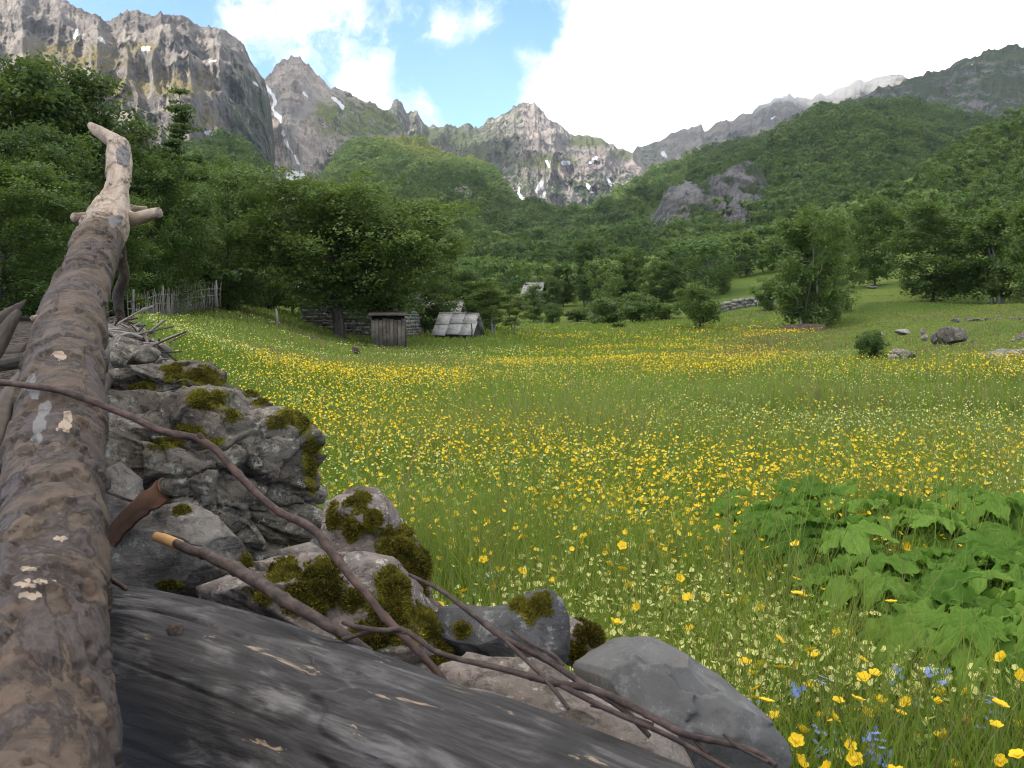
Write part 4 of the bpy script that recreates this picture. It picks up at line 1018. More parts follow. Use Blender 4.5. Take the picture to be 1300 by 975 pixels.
def buttercup_protos():
    out = []
    for i, (cup, h) in enumerate(((.45, .42), (.7, .40), (.28, .44), (.95, .38))):
        st, top = stem_mesh('buttercup_stem', h, 40 + i)
        mb = petal_ring(5, .0118, .0122, cup, 0, i); me = mb.mesh('buttercup_flower', MT['yellow'], True)
        c = MB(); disc(c, .0042, .0028, 8, .002); cm = c.mesh('buttercup_centre', MT['centre'], True)
        out.append((st, top, me, cm))
    return out
def pansy_protos():
    out = []
    for i, h in enumerate((.33, .37, .29)):
        st, top = stem_mesh('pansy_stem', h, 60 + i, 4, .001)
        mb = petal_ring(5, .0092, .0085, .15, 0, .3 * i, 2); me = mb.mesh('pansy_flower', MT['cream'], True)
        c = MB(); disc(c, .0025, .0012, 6, .001); cm = c.mesh('pansy_centre', MT['yellow'], True)
        out.append((st, top, me, cm))
    return out
def blue_protos():
    out = []
    for i, h in enumerate((.34, .39)):
        r = np.random.default_rng(80 + i)
        st, top = stem_mesh('forget_me_not_stem', h, 80 + i, 5, .001)
        mb = MB(); c = MB()
        for k in range(6):
            o = np.array([r.normal(0, .009), r.normal(0, .009), r.uniform(-.01, .012)])
            p = petal_ring(5, .0044, .0046, .1, 0, r.uniform(0, 2), 2)
            vv = np.concatenate(p.v) + o
            mb.add(vv, np.concatenate(p.f[4]))
            cc = MB(); disc(cc, .001, .0006, 5, .0006); c.add(np.concatenate(cc.v) + o, cc.f[3][0])
        out.append((st, top, mb.mesh('forget_me_not_flowers', MT['blue'], True), c.mesh('forget_me_not_eyes', MT['yellow'], True)))
    return out
def rattle_protos():
    out = []
    for i, h in enumerate((.34, .30, .38)):
        r = np.random.default_rng(100 + i)
        st, top = stem_mesh('rattle_stem', h, 100 + i, 6, .0018)
        mb = MB(); bl = MB()
        for k in range(16):
            f = k / 15; zz = -.075 + .09 * f; L = .024 * (1.05 - .6 * f); a = k * 2.4
            d = np.array([math.cos(a), math.sin(a), 0]); p = np.array([-d[1], d[0], 0]); o = np.array([0, 0, zz])
            mb.add([o, o + d * L * .5 + p * L * .42 + [0, 0, L * .25], o + d * L * 1.1 + [0, 0, L * .75], o + d * L * .5 - p * L * .42 + [0, 0, L * .25]], [[0, 1, 2, 3]])
            if k % 3 == 1:
                q = o + d * L * .7 + [0, 0, L * .55]
                bl.add([q, q + d * .006 + p * .0035, q + d * .012 + [0, 0, .003], q + d * .006 - p * .0035], [[0, 1, 2, 3]])
        out.append((st, top, mb.mesh('rattle_bracts', MT['rattle'], True), bl.mesh('rattle_blooms', MT['rattle_bloom'], True)))
    return out

def place_flowers(name, protos, head, centre, pts, label, cat, group, r, smin=.85, smax=1.2, tilt=.45, hscale=None):
    for k, (x, y) in enumerate(pts):
        st, top, fm, cm = protos[r.integers(0, len(protos))]
        z = float(ground_z(np.array([x]), np.array([y]))[0])
        s = r.uniform(smin, smax)
        hz = (hscale[k] if hscale is not None else 1.) * r.uniform(.82, 1.12)
        t = link(name, st, None, (x, y, z - .01)); tag(t, label, cat, group)
        t.rotation_euler = (r.normal(0, .05), r.normal(0, .05), r.uniform(0, 6.28)); t.scale = (1, 1, hz)
        f = link(head, fm, t, tuple(top)); f.scale = (s, s, s / hz)
        f.rotation_euler = (r.normal(0, tilt), r.normal(0, tilt), r.uniform(0, 6.28))
        c = link(centre, cm, f)

def near_spots(n, d0, d1, r, dens=None, umin=380, umax=1330, gap=.0):
    out = []; m = 0
    while len(out) < n and m < 60:
        m += 1
        x, y = sample_view(600, d0, d1, r, .0, umin, umax, 0)
        ok = meadow_ok(x, y, .03) & (r.uniform(0, 1, 600) > hog_cover(x, y) * .93)
        if dens is not None: ok &= r.uniform(0, 1, 600) < dens(x, y)
        out += list(zip(x[ok], y[ok]))
    return out[:n]

rf = np.random.default_rng(123)
place_flowers('buttercup', buttercup_protos(), 'flower_head', 'flower_centre', near_spots(55, 1.1, 1.75, rf, None, 960, 1330) + near_spots(245, 1.4, 3.9, rf, lambda x, y: np.clip(.5 + .3 * yellow_density(x, y), 0, 1)), 'yellow buttercup on a thin stem in the near meadow', 'flower', 'near yellow buttercups', rf)
place_flowers('pale_pansy', pansy_protos(), 'flower_head', 'flower_centre', near_spots(300, 1.1, 2.9, rf, lambda x, y: .35 + .65 * sstep(-.2, .4, fbm(x * 1.5, y * 1.5, None, 3, 66))), 'small cream white pansy in the near meadow grass', 'flower', 'near cream pansies', rf, .9, 1.35, .6)
place_flowers('forget_me_not', blue_protos(), 'flower_cluster', 'flower_eyes', near_spots(110, 1.0, 1.8, rf, lambda x, y: sstep(-.1, .3, fbm(x * 3, y * 3, None, 2, 76)), 900) + near_spots(26, 1.9, 2.6, rf, None, 540, 690), 'tiny blue forget-me-not cluster low in the near grass', 'flower', 'blue forget-me-nots', rf, .9, 1.3)
place_flowers('rattle_plant', rattle_protos(), 'bracts', 'blooms', near_spots(46, 1.1, 2.3, rf, lambda x, y: sstep(-.1, .3, fbm(x * 2.5, y * 2.5, None, 2, 86)), 860) + near_spots(34, 2.0, 4.2, rf, None, 420, 1000), 'pale yellow-green rattle spike standing in the near meadow', 'wildflower', 'yellow-green rattle plants', rf, .85, 1.25, .12)

def flower_mass(name, n, d0, d1, r, size, hmul, mat, label, dens, minpx, power=0., umin=-60, umax=1360, drop=0.):
    x, y = sample_view(n * 4, d0, d1, r, power, umin, umax)
    ok = meadow_ok(x, y, .03) & (r.uniform(0, 1, len(x)) > hog_cover(x, y) * .9) & (r.uniform(0, 1, len(x)) < dens(x, y))
    x, y = x[ok][:n], y[ok][:n]; n = len(x)
    u = CU + F * x / y
    short = 1 - .55 * sstep(14, 22, y) * (1 - np.exp(-((u - 850) / 230) ** 2) * .4)
    z = ground_z(x, y) + r.uniform(.27, .44, n) * hmul * short - drop
    s = np.maximum(size * r.uniform(.75, 1.2, n), minpx * y / 906)
    c = np.stack([x, y, z], -1)
    nr = unit(np.c_[r.normal(0, .55, n), r.normal(-.15, .55, n), np.full(n, .75)])
    ax = unit(np.cross(nr, r.normal(0, 1, (n, 3)))); bx = np.cross(nr, ax)
    k = 5
    ring = []
    for i in range(k):
        a = 2 * math.pi * i / k
        ring.append(c + (ax * math.cos(a) + bx * math.sin(a)) * s[:, None] * r.uniform(.8, 1.15, (n, 1)) + nr * s[:, None] * .45)
    v = np.stack([c] + ring, 1).reshape(-1, 3)
    base = np.arange(n)[:, None] * (k + 1)
    t = np.concatenate([base + [0, 1 + i, 1 + (i + 1) % k] for i in range(k)])
    me = mesh_np(name, v, t, mat, False, {'tint': np.repeat(r.uniform(0, 1, n), k + 1)})
    tag(link(name, me), label, 'flowers', kind='stuff')
rm = np.random.default_rng(321)
flower_mass('buttercup_flowers', 16000, 2.5, 16, rm, .0086, 1.05, MT['yellow'], 'drifts of yellow buttercups across the middle of the meadow', lambda x, y: np.clip(.45 * yellow_density(x, y), 0, 1), .66)
flower_mass('far_buttercup_flowers', 22000, 11, 80, rm, .0125, 1.05, MT['yellow'], 'yellow haze of buttercups on the far meadow', lambda x, y: np.clip(.45 * yellow_density(x, y), 0, 1), .6)
flower_mass('pansy_flowers', 27000, 1.7, 14, rm, .0072, .92, MT['cream'], 'scattered cream pansies in the middle of the meadow', lambda x, y: .15 + .6 * sstep(-.3, .4, fbm(x * .8, y * .6, None, 3, 66)), .58, .45)
flower_mass('rattle_flowers', 17000, 1.9, 30, rm, .012, .85, MT['rattle'], 'yellow-green rattle heads among the meadow grass', lambda x, y: .15 + .6 * sstep(-.2, .4, fbm(x * .7 + 5, y * .5, None, 3, 96)), .62, .35)

flower_mass('bank_flowers', 2600, 11, 45, rm, .010, .8, MT['cream'], 'pale yellow flowers sprinkled over the left grassy bank', lambda x, y: .5 * sstep(-.3, .3, fbm(x * .4, y * .3, None, 3, 68)), .6, 0, 190, 640)
# ------------------------------------------------------------------ large-leaved plants at the right
def hog_leaf(seed, L=.205):
    """palmate, lobed and toothed blade; the stalk joins at the origin, the middle lobe runs along +x"""
    r = np.random.default_rng(seed)
    lobes = [(0, 1.0, .42), (.86, .86, .40), (-.86, .84, .40), (1.75, .66, .42), (-1.75, .68, .42), (2.5, .42, .4), (-2.5, .42, .4)]
    lobes = [(a + r.normal(0, .06), l * r.uniform(.9, 1.08), w) for a, l, w in lobes]
    na, nr = 110, 11
    th = np.linspace(-2.85, 2.85, na)
    rad = np.full(na, .46); vein = np.zeros(na); fold = np.zeros(na)
    for a, l, w in lobes:
        x = np.abs(th - a) / w
        rad = np.maximum(rad, l * np.clip(1 - .46 * x ** 1.5, 0, 1))
        vein = np.maximum(vein, np.exp(-(x * 9) ** 2)); fold = np.maximum(fold, np.exp(-(x * 1.5) ** 2))
    rad = rad * L * (1 + .06 * np.sin(th * 34 + seed) + .03 * np.sin(th * 71))
    v = []; tint = []; lc = []
    curl = r.uniform(.35, .8)
    for i in range(nr + 1):
        f = i / nr
        rr = rad * f
        x, y = rr * np.cos(th), rr * np.sin(th)
        z = .10 * rr - curl * rr ** 2 / L * .55 - fold * .022 * f + .012 * np.sin(th * 9 + f * 8 + seed) * f + .006 * np.sin(rr * 160 + th * 3)
        v.append(np.c_[x, y, z]); tint.append(vein * (1 - .4 * f)); lc.append(np.c_[np.full(na, f), th, th * 0])
    q = [[i * na + j, (i + 1) * na + j, (i + 1) * na + j + 1, i * na + j + 1] for i in range(nr) for j in range(na - 1)]
    return np.concatenate(v), np.array(q), np.concatenate(tint), np.concatenate(lc)
def hog_plants():
    meshes = []
    for s in range(5):
        v, q, t, lc = hog_leaf(s)
        meshes.append(mesh_np('leaf_blade', v, q, MT['hog'], True, {'tint': t, 'lc': lc}))
    r = np.random.default_rng(9)
    desc = {0: 'big-leaved green plant, small one left of the main clump', 9: 'lowest big-leaved plant of the clump, nearest the front', 12: 'big-leaved plant set apart at the left end of the clump', 8: 'big-leaved plant cut by the right frame edge'}
    for k, (u, vv, d) in enumerate(HOG):
        g = on_ground(u, d)
        t = thing('big_leaf_plant', g, desc.get(k, 'big-leaved green plant in the clump at the right of the meadow'), 'plant', None if k in desc else 'big-leaved plants of the right clump')
        top = P(u, vv, d)[2] - g[2]
        nl = 12 if k != 12 else 7
        for i in range(nl):
            a = i * 6.283 / nl + r.normal(0, .35); sc = r.uniform(.5, 1.05)
            hh = max(.12, top + r.uniform(-.15, .02))
            reach = r.uniform(.02, .11)
            base_end = np.array([math.cos(a) * reach, math.sin(a) * reach, hh])
            o = link('leaf', meshes[r.integers(0, 5)], t, tuple(base_end)); o.scale = (sc, sc, sc)
            o.rotation_euler = (r.normal(0, .3), r.uniform(-.3, .5), a)
            s = MB(); pts = np.array([[0, 0, 0], [base_end[0] * .3, base_end[1] * .3, hh * .5], base_end])
            s.tube(catmull(pts, 6), np.linspace(.006, .003, 6), 6)
            so = link('stalk', s.mesh('stalk', MT['stem'], True), t)
hog_plants()

# ------------------------------------------------------------------ stones
def inside_r(poly, c, phi):
    """distance from c to the outline polygon in direction phi"""
    poly = np.asarray(poly, float) - c
    d = np.stack([np.cos(phi), np.sin(phi)], -1)
    best = np.full(len(phi), np.nan)
    for i in range(len(poly)):
        a = poly[i]; e = poly[(i + 1) % len(poly)] - a
        den = d[:, 0] * e[1] - d[:, 1] * e[0]
        den = np.where(np.abs(den) < 1e-9, 1e-9, den)
        t = (a[0] * e[1] - a[1] * e[0]) / den
        s = (a[0] * d[:, 1] - a[1] * d[:, 0]) / den
        ok = (t > 0) & (s >= 0) & (s <= 1)
        best = np.where(ok & ~(best > t), t, best)
    return np.nan_to_num(best, nan=np.nanmean(best))

ROCKS = {}
def rock(name, outline, d, mat, label, cat='rock', thick=.8, seed=0, sub=6, cuts=10, rough=.06, crack=.05, strata=0., cutr=(.62, .9), group=None, back=.0, blocks=0, blk=.12, crk=.05, planes=(), named=None):
    outline = np.array(outline, float)
    c = (outline.max(0) + outline.min(0)) / 2
    v, f = ico(sub)
    r = np.random.default_rng(seed)
    p = v.copy()
    for k in range(cuts):
        n = unit(r.normal(0, 1, 3)); q = r.uniform(*cutr)
        dd = np.maximum(0, p @ n - q); p = p - dd[:, None] * n * .97
    for n, q in planes:
        n = unit(np.array(n, float)); dd = np.maximum(0, p @ n - q); p = p - dd[:, None] * n * .98
    p /= np.array([np.abs(p[:, i]).max() for i in range(3)])
    # noise in the stone's own space
    nrm = unit(p)
    s3 = p * 1.0 + seed * 3.1
    dn = rough * fbm(s3[:, 0] * 2, s3[:, 1] * 2, s3[:, 2] * 2, 5, seed) * 1.6
    if crack: dn = dn - crack * sstep(.62, .95, ridged(s3[:, 0] * 1.6, s3[:, 1] * 1.6, s3[:, 2] * 2.2, 4, seed + 5))
    if strata:
        zz = (s3[:, 2] + .35 * s3[:, 0] + .18 * fbm(s3[:, 0] * 2, s3[:, 1] * 2, s3[:, 2], 3, seed + 7)) * 4.2
        st = zz - np.floor(zz)
        dn = dn + strata * (sstep(0, .35, st) * (1 - sstep(.86, 1., st)) - .6) * (.5 + .8 * (vnoise(s3[:, 0] * 2.5, np.floor(zz), s3[:, 1] * 2.5, seed + 8)))
        dn = dn + strata * .5 * fbm(s3[:, 0] * 7, s3[:, 1] * 7, s3[:, 2] * 9, 4, seed + 9)
    if blocks:
        # blocky breakage: each joint-bounded piece sits a little in or out and tilts its own way
        k = blocks; wz = np.array([1.0, 1.0, 1.9])
        wp = p + .07 * np.stack([fbm(p[:, 0] * 4, p[:, 1] * 4, p[:, 2] * 4, 3, seed + q) for q in (61, 62, 63)], -1)
        cp = r.uniform(-1.05, 1.05, (k, 3)); cp = cp / np.maximum(1, np.linalg.norm(cp, axis=1))[:, None] * r.uniform(.75, 1.05, (k, 1))
        D2 = (((wp[:, None] - cp[None]) * wz) ** 2).sum(-1)
        o2 = np.argsort(D2, axis=1)[:, :2]
        f1 = np.sqrt(np.take_along_axis(D2, o2[:, :1], 1))[:, 0]; f2 = np.sqrt(np.take_along_axis(D2, o2[:, 1:], 1))[:, 0]
        off = r.uniform(-.5, .5, k); tl = r.normal(0, .30, (k, 3))
        id_ = o2[:, 0]
        dn = dn + blk * off[id_] + ((p - cp[id_]) * tl[id_]).sum(1) * .8 * (blk / .12)
        dn = dn - crk * (1 - sstep(.0, .055, f2 - f1))
    p = p + nrm * dn[:, None]
    rr = np.hypot(p[:, 0], p[:, 2]); phi = np.arctan2(-p[:, 2], p[:, 0])
    # the widest reach in each direction is the outline itself
    nb = 64; bi = ((phi + math.pi) / (2 * math.pi) * nb).astype(int) % nb
    mxr = np.zeros(nb); np.maximum.at(mxr, bi, rr)
    mxr = (np.roll(mxr, 1) + mxr * 2 + np.roll(mxr, -1)) / 4
    rr = rr / np.interp(phi, (np.arange(-1, nb + 1) + .5) / nb * 2 * math.pi - math.pi, np.r_[mxr[-1], mxr, mxr[0]])
    rho = inside_r(outline, c, phi)
    u = c[0] + rho * rr * np.cos(phi); w = c[1] + rho * rr * np.sin(phi)
    # the outline's plane faces the viewpoint at depth d: real size, real thickness
    cen = P(c[0], c[1], d)
    ex = np.array([1., 0, 0]); fw = unit(ray(c[0], c[1])); ez = unit(np.cross(ex, fw)); ex = np.cross(fw, ez)
    m = np.linalg.norm(ray(c[0], c[1])) * d / ray(c[0], c[1])[1] / F
    half = (outline.max(0) - outline.min(0)) / 2 * m
    th = half.min() * .5 + half.max() * .5
    V = cen + ((u - c[0]) * m)[:, None] * ex - ((w - c[1]) * m)[:, None] * ez + (p[:, 1] * thick * th + back * th)[:, None] * fw
    loc = V.mean(0).copy(); loc[2] = V[:, 2].min()
    me = mesh_np(name, local(V, loc), f, mat, True)
    o = link(name, me, None, loc); tag(o, label, cat, group)
    ROCKS[named or name] = (o, V, f, BVHTree.FromPolygons([tuple(x) for x in V], [tuple(x) for x in f]))
    return o

def hit(u, v, bvh):
    r = ray(u, v); h = bvh.ray_cast(Vector((0, 0, CAMZ)), Vector(r / np.linalg.norm(r)))
    return None if h[0] is None else np.array(h[0])

def moss(rockname, spots, thick=.008, seed=0, tufts=5000, blade=.007, label=None):
    """cushion grown out of the stone's own surface around the spots (u, v, radius in px)"""
    o, V, f, bvh = ROCKS[rockname]
    d = np.linalg.norm(V - [0, 0, CAMZ], axis=1)
    mask = np.full(len(V), -1.)
    for (u, v, ru, rv) in spots:
        h = hit(u, v, bvh)
        if h is None: continue
        dist = np.linalg.norm(h - [0, 0, CAMZ]); k = dist / F
        q = V - h
        e = np.sqrt((q[:, 0] / (ru * k)) ** 2 + (q[:, 2] / (rv * k * 1.1)) ** 2 + (q[:, 1] / (max(ru, rv) * k * 1.6)) ** 2)
        e = e + .85 * fbm(V[:, 0] * 45, V[:, 1] * 45, V[:, 2] * 45, 5, seed, .65)
        mask = np.maximum(mask, 1 - e)
    fa = o.data.attributes.get('film') or o.data.attributes.new('film', 'FLOAT', 'POINT')
    fa.data.foreach_set('value', np.clip(mask * .9 + .62, 0, 1).astype(np.float32))
    tri = V[f]; fn = unit(np.cross(tri[:, 1] - tri[:, 0], tri[:, 2] - tri[:, 0]))
    vn = np.zeros_like(V)
    for i in range(3): np.add.at(vn, f[:, i], fn)
    vn = unit(vn)
    keep = (mask[f] > 0).any(1)
    ff = f[keep]
    if len(ff) == 0: return
    used = np.unique(ff); re = np.full(len(V), -1); re[used] = np.arange(len(used))
    mk = np.clip(mask[used], 0, 1)
    lump = 1 + .6 * fbm(V[used, 0] * 70, V[used, 1] * 70, V[used, 2] * 70, 4, seed + 2)
    out = V[used] + vn[used] * ((thick * .42 * np.clip(mk * 1.6, 0, 1) * lump) - .0012 * (mk <= 0))[:, None]
    ff = re[ff]
    tint = .34 + .6 * fbm(V[used, 0] * 26, V[used, 1] * 26, V[used, 2] * 26, 4, seed + 4)
    n0 = len(out)
    r = np.random.default_rng(seed + 9)
    t3 = out[ff]; ar = np.linalg.norm(np.cross(t3[:, 1] - t3[:, 0], t3[:, 2] - t3[:, 0]), axis=1)
    ar = ar * (.12 + mk[ff].mean(1)) ; fi = r.choice(len(ff), tufts, p=ar / ar.sum())
    w = r.dirichlet((1, 1, 1), tufts)
    b = (t3[fi] * w[:, :, None]).sum(1); nn = unit(np.cross(t3[fi, 1] - t3[fi, 0], t3[fi, 2] - t3[fi, 0]))
    dirv = unit(nn + r.normal(0, .55, (tufts, 3)) + [0, 0, .3]); side = unit(np.cross(dirv, r.normal(0, 1, (tufts, 3))))
    Lb = blade * r.uniform(.35, 1.15, (tufts, 1)) * (.45 + .8 * np.clip(mk[ff[fi, 0]] * 1.6, 0, 1))[:, None]; wd = blade * .22
    tv = np.stack([b - side * wd, b + side * wd, b + dirv * Lb], 1).reshape(-1, 3)
    tt = np.repeat(np.clip(tint[ff[fi, 0]] + r.normal(.08, .16, tufts), 0, 1), 3)
    tt[2::3] += .18
    me = mesh_np('moss', local(np.r_[out, tv], o.location), [np.r_[ff, np.arange(tufts * 3).reshape(-1, 3) + n0]], MT['moss'], True, {'tint': np.r_[tint, tt]})
    m = link('moss', me, o)
    if label: m['label'] = label

rock('boulder', [(134, 560), (136, 520), (150, 505), (190, 496), (240, 492), (300, 494), (345, 508), (380, 530), (398, 550), (404, 590), (405, 630), (408, 665), (395, 688), (350, 700), (300, 712), (240, 690), (180, 668), (140, 640)],
     2.1, MT['boulder'], 'big layered grey boulder with moss cushions at the meadow edge', thick=.85, seed=3, sub=7, cuts=14, rough=.05, crack=.06, strata=.05, blocks=42, blk=.16, crk=.075)
rock('boulder', [(128, 520), (130, 478), (160, 470), (200, 464), (235, 459), (262, 462), (278, 475), (287, 492), (290, 520), (210, 545)],
     2.75, MT['boulder'], 'flat-topped mossy boulder behind the big layered boulder', thick=1.0, seed=5, sub=7, cuts=10, rough=.05, crack=.05, strata=.03, blocks=24, blk=.10, crk=.05, named='boulder_back')
rock('stone', [(143, 712), (168, 668), (195, 645), (235, 641), (262, 652), (300, 690), (322, 722), (318, 748), (260, 756), (190, 752), (150, 742)],
     1.55, MT['angular'], 'angular brownish stone with a sloping flat top under the broken stick', thick=.8, seed=8, sub=6, cuts=16, rough=.03, crack=.03, cutr=(.5, .8), named='angular')
rock('stone', [(410, 660), (414, 640), (432, 627), (455, 619), (478, 622), (495, 640), (515, 668), (532, 690), (548, 725), (550, 760), (500, 775), (440, 765), (405, 720)],
     1.78, MT['pale'], 'pale pinkish stone with dark moss standing at the meadow edge', thick=.7, seed=12, sub=6, cuts=9, rough=.04, crack=.03, blocks=14, blk=.07, crk=.03, named='pale_back')
rock('stone', [(255, 748), (300, 725), (345, 712), (400, 706), (450, 706), (490, 712), (520, 735), (560, 770), (588, 805), (592, 850), (540, 860), (420, 850), (320, 800), (262, 765)],
     1.42, MT['pale'], 'broad pale stone under thick green moss, in the middle of the stone edge', thick=.9, seed=15, sub=6, cuts=9, rough=.06, crack=.04, blocks=20, blk=.10, crk=.04, named='pale_mossy')
rock('stone', [(384, 700), (398, 684), (420, 676), (446, 680), (450, 700), (440, 712), (400, 714)], 1.75, MT['slate'], 'dark wedge stone tucked under the big boulder', thick=.8, seed=18, sub=5, cuts=12, named='wedge')
rock('pebble', [(481, 722), (486, 710), (496, 708), (504, 715), (506, 730), (500, 740), (486, 738)], 1.5, MT['smooth'], 'small rounded grey pebble lodged in moss', 'stone', thick=.9, seed=19, sub=4, cuts=4, rough=.02, crack=0)
rock('stone', [(552, 790), (560, 772), (590, 768), (620, 772), (655, 766), (668, 754), (695, 751), (712, 762), (720, 785), (720, 830), (700, 858), (640, 850), (590, 838), (560, 812)],
     1.38, MT['slate'], 'dark slate stone with a raised mossy corner behind the twigs', thick=.75, seed=22, sub=6, cuts=14, rough=.03, crack=.03, cutr=(.5, .85), named='slate')
rock('stone', [(715, 800), (726, 784), (742, 788), (765, 808), (778, 826), (770, 848), (735, 852), (718, 840)], 1.5, MT['pale'], 'small mossy stone between the slate and the smooth grey stone', thick=.8, seed=25, sub=5, cuts=8, named='small_mossy')
rock('stone', [(565, 850), (600, 838), (680, 845), (740, 868), (790, 890), (850, 930), (870, 975), (760, 985), (640, 930), (570, 890)],
     1.18, MT['pale'], 'pale granular stone lying below the thin twigs', thick=.9, seed=28, sub=6, cuts=9, rough=.05, crack=.03, named='pale_low')
rock('stone', [(736, 850), (755, 832), (785, 815), (810, 812), (835, 814), (862, 828), (890, 846), (915, 862), (940, 884), (965, 910), (982, 935), (986, 955), (975, 968), (940, 972), (880, 970), (820, 950), (770, 910), (745, 878)],
     1.22, MT['smooth'], 'smooth grey wedge-shaped stone at the end of the stone edge', thick=.75, seed=34, sub=6, cuts=0, rough=.012, crack=.0, planes=(((.12, -1, .12), .42), ((-.35, -.45, .85), .62), ((.75, -.35, .55), .66), ((-.8, -.6, -.1), .7), ((.4, -.8, -.5), .6)), blocks=9, blk=.03, crk=.0, named='smooth')
rock('stone', [(118, 640), (128, 600), (150, 590), (175, 610), (180, 650), (150, 680), (120, 672)], 1.85, MT['angular'], 'shadowed brown stone between the raised log and the big boulder', thick=1., seed=33, sub=5, cuts=12, named='shade_stone')
rock('stone', [(128, 520), (140, 500), (160, 498), (174, 512), (172, 540), (140, 552)], 2.25, MT['field'], 'small round stone left of the big layered boulder', thick=.9, seed=36, sub=5, cuts=8, named='round_stone')
rock('stone', [(330, 740), (352, 700), (390, 690), (420, 705), (415, 745), (360, 765)], 1.68, MT['angular'], 'dark stone in the gap behind the broken stick', thick=.8, seed=38, sub=5, cuts=10, named='gap_stone')

moss('boulder', [(265, 506, 24, 12), (298, 524, 15, 9), (240, 548, 22, 8), (270, 562, 14, 6), (362, 532, 20, 10), (385, 540, 12, 12), (214, 562, 18, 7), (400, 580, 8, 40), (330, 512, 10, 6), (320, 500, 12, 5)], .010, 1, 9000, .007)
moss('boulder_back', [(222, 473, 15, 12), (262, 478, 18, 13), (185, 491, 17, 6), (240, 480, 10, 9)], .012, 2, 5000, .008)
moss('pale_back', [(457, 636, 13, 16), (425, 658, 14, 10), (473, 660, 12, 13), (450, 672, 16, 13), (505, 692, 30, 20), (530, 730, 20, 30), (425, 641, 8, 6), (440, 640, 6, 5)], .012, 3, 12000, .008)
moss('pale_mossy', [(410, 726, 30, 14), (360, 728, 30, 10), (400, 756, 40, 20), (450, 762, 30, 12), (500, 745, 26, 24), (545, 790, 26, 28), (565, 830, 26, 18), (480, 805, 40, 12), (335, 758, 18, 6), (500, 775, 30, 22)], .012, 4, 26000, .009)
moss('slate', [(682, 772, 20, 16), (660, 768, 14, 8), (585, 800, 10, 8)], .008, 5, 3000, .006)
moss('small_mossy', [(752, 806, 22, 16), (735, 830, 14, 14)], .012, 6, 4000, .008)
moss('angular', [(232, 648, 10, 5), (312, 720, 10, 18), (212, 742, 16, 6)], .006, 7, 2500, .006)

# loose stones that fill the bank between the larger ones
def bank_stones():
    r = random.Random(5)
    g = 'loose stones of the bank under the woodpile'
    n = 0
    while n < 70:
        y = math.exp(r.uniform(math.log(1.2), math.log(7.5)))
        xe = float(np.interp(y, EDGE_Y, EDGE_X)); x = xe - abs(r.gauss(0, .30 + .05 * y)) + .04
        u = CU + F * x / y
        if u < -80: continue
        gz_ = float(ground_z(np.array([x]), np.array([y]))[0])
        s = r.uniform(.03, .085) * (1 + .12 * y)
        v, f = ico(3); rr = np.random.default_rng(n)
        for k in range(9):
            nn = unit(rr.normal(0, 1, 3)); dd = np.maximum(0, v @ nn - rr.uniform(.5, .85)); v = v - dd[:, None] * nn
        v = v * np.array([1.2, .9, .75]) * s * (1 + .12 * fbm(v[:, 0] * 3, v[:, 1] * 3, v[:, 2] * 3, 3, n))[:, None]
        me = mesh_np('bank_stone', v, f, MT[r.choice(['field', 'angular', 'boulder', 'pale'])], False)
        o = link('bank_stone', me, None, (x, y, gz_ + s * .25)); o.rotation_euler = (r.uniform(-.4, .4), r.uniform(-.4, .4), r.uniform(0, 6))
        tag(o, 'loose stone in the bank along the meadow edge', 'stone', g); n += 1
bank_stones()

# ------------------------------------------------------------------ logs
def px_path(rows, yfix=None):
    """rows: (u, v, depth, width px) -> points and radii"""
    p = np.array([P(u, v, d) for u, v, d, w in rows])
    rr = np.array([w / 2 / F * d for u, v, d, w in rows])
    return p, rr
def log_mesh(name, p, rr, mat, loc, n, nt, disp, attrs=None, seed=0):
    v, q, cap, lc = tube(p, rr, n, nt, disp, seed)
    at = {'lc': lc}
    for k, fn in (attrs or {}).items(): at[k] = fn(v, lc)
    return mesh_np(name, local(v, loc), [q, cap], mat, True, at)

def bark_disp(S, TH, Rr):
    c, s = np.cos(TH) * Rr, np.sin(TH) * Rr
    plates = fbm(c * 14, s * 14, S * 9, 5, 3)
    ring = fbm(c * 15, s * 15, S * 18, 5, 8)
    edge = sstep(-.015, .015, plates + .35 * ring) * .006
    lip = 0
    for s0, a, ph in ((.30, .0035, 0), (.52, .003, 2), (.80, .0045, 4), (1.02, .003, 1), (1.30, .006, 3), (1.62, .003, 5), (1.95, .003, 2.5)):
        w = S - s0 - .05 * np.sin(TH + ph) - .035 * fbm(c * 30, s * 30, S * 8, 4, int(s0 * 100))
        lip = lip + a * sstep(0, .004, w) * (1 - sstep(.0, .11, w)) * sstep(-.5, .3, np.sin(TH * 2 + ph) + .6)
    return lip + edge + .0045 * ring + .006 * fbm(c * 5, s * 5, S * 3.0, 4, 5) + .0012 * fbm(c * 90, s * 90, S * 60, 3, 6)
LOGROWS = [(14, 1120, .66, 262), (38, 1010, .75, 218), (54, 850, .90, 172), (64, 700, 1.12, 146), (71, 600, 1.36, 126), (79, 500, 1.66, 104), (92, 410, 2.12, 80), (112, 340, 2.5, 63), (130, 296, 2.78, 54), (143, 262, 2.98, 40), (149, 235, 3.08, 29), (151, 205, 3.2, 27), (152, 188, 3.26, 25), (153, 180, 3.28, 20)]
lp, lr = px_path(LOGROWS); lr = lr - .007 * np.interp(lp[:, 1], [.6, 1.0, 2.4, 2.9], [.6, 1, 1, 0])
lloc = lp[0].copy(); lloc[2] = lp[0][2]
def bare_attr(v, lc):
    s = lc[:, 2]; smax = s.max()
    return sstep(.70 * smax, .86 * smax, s)
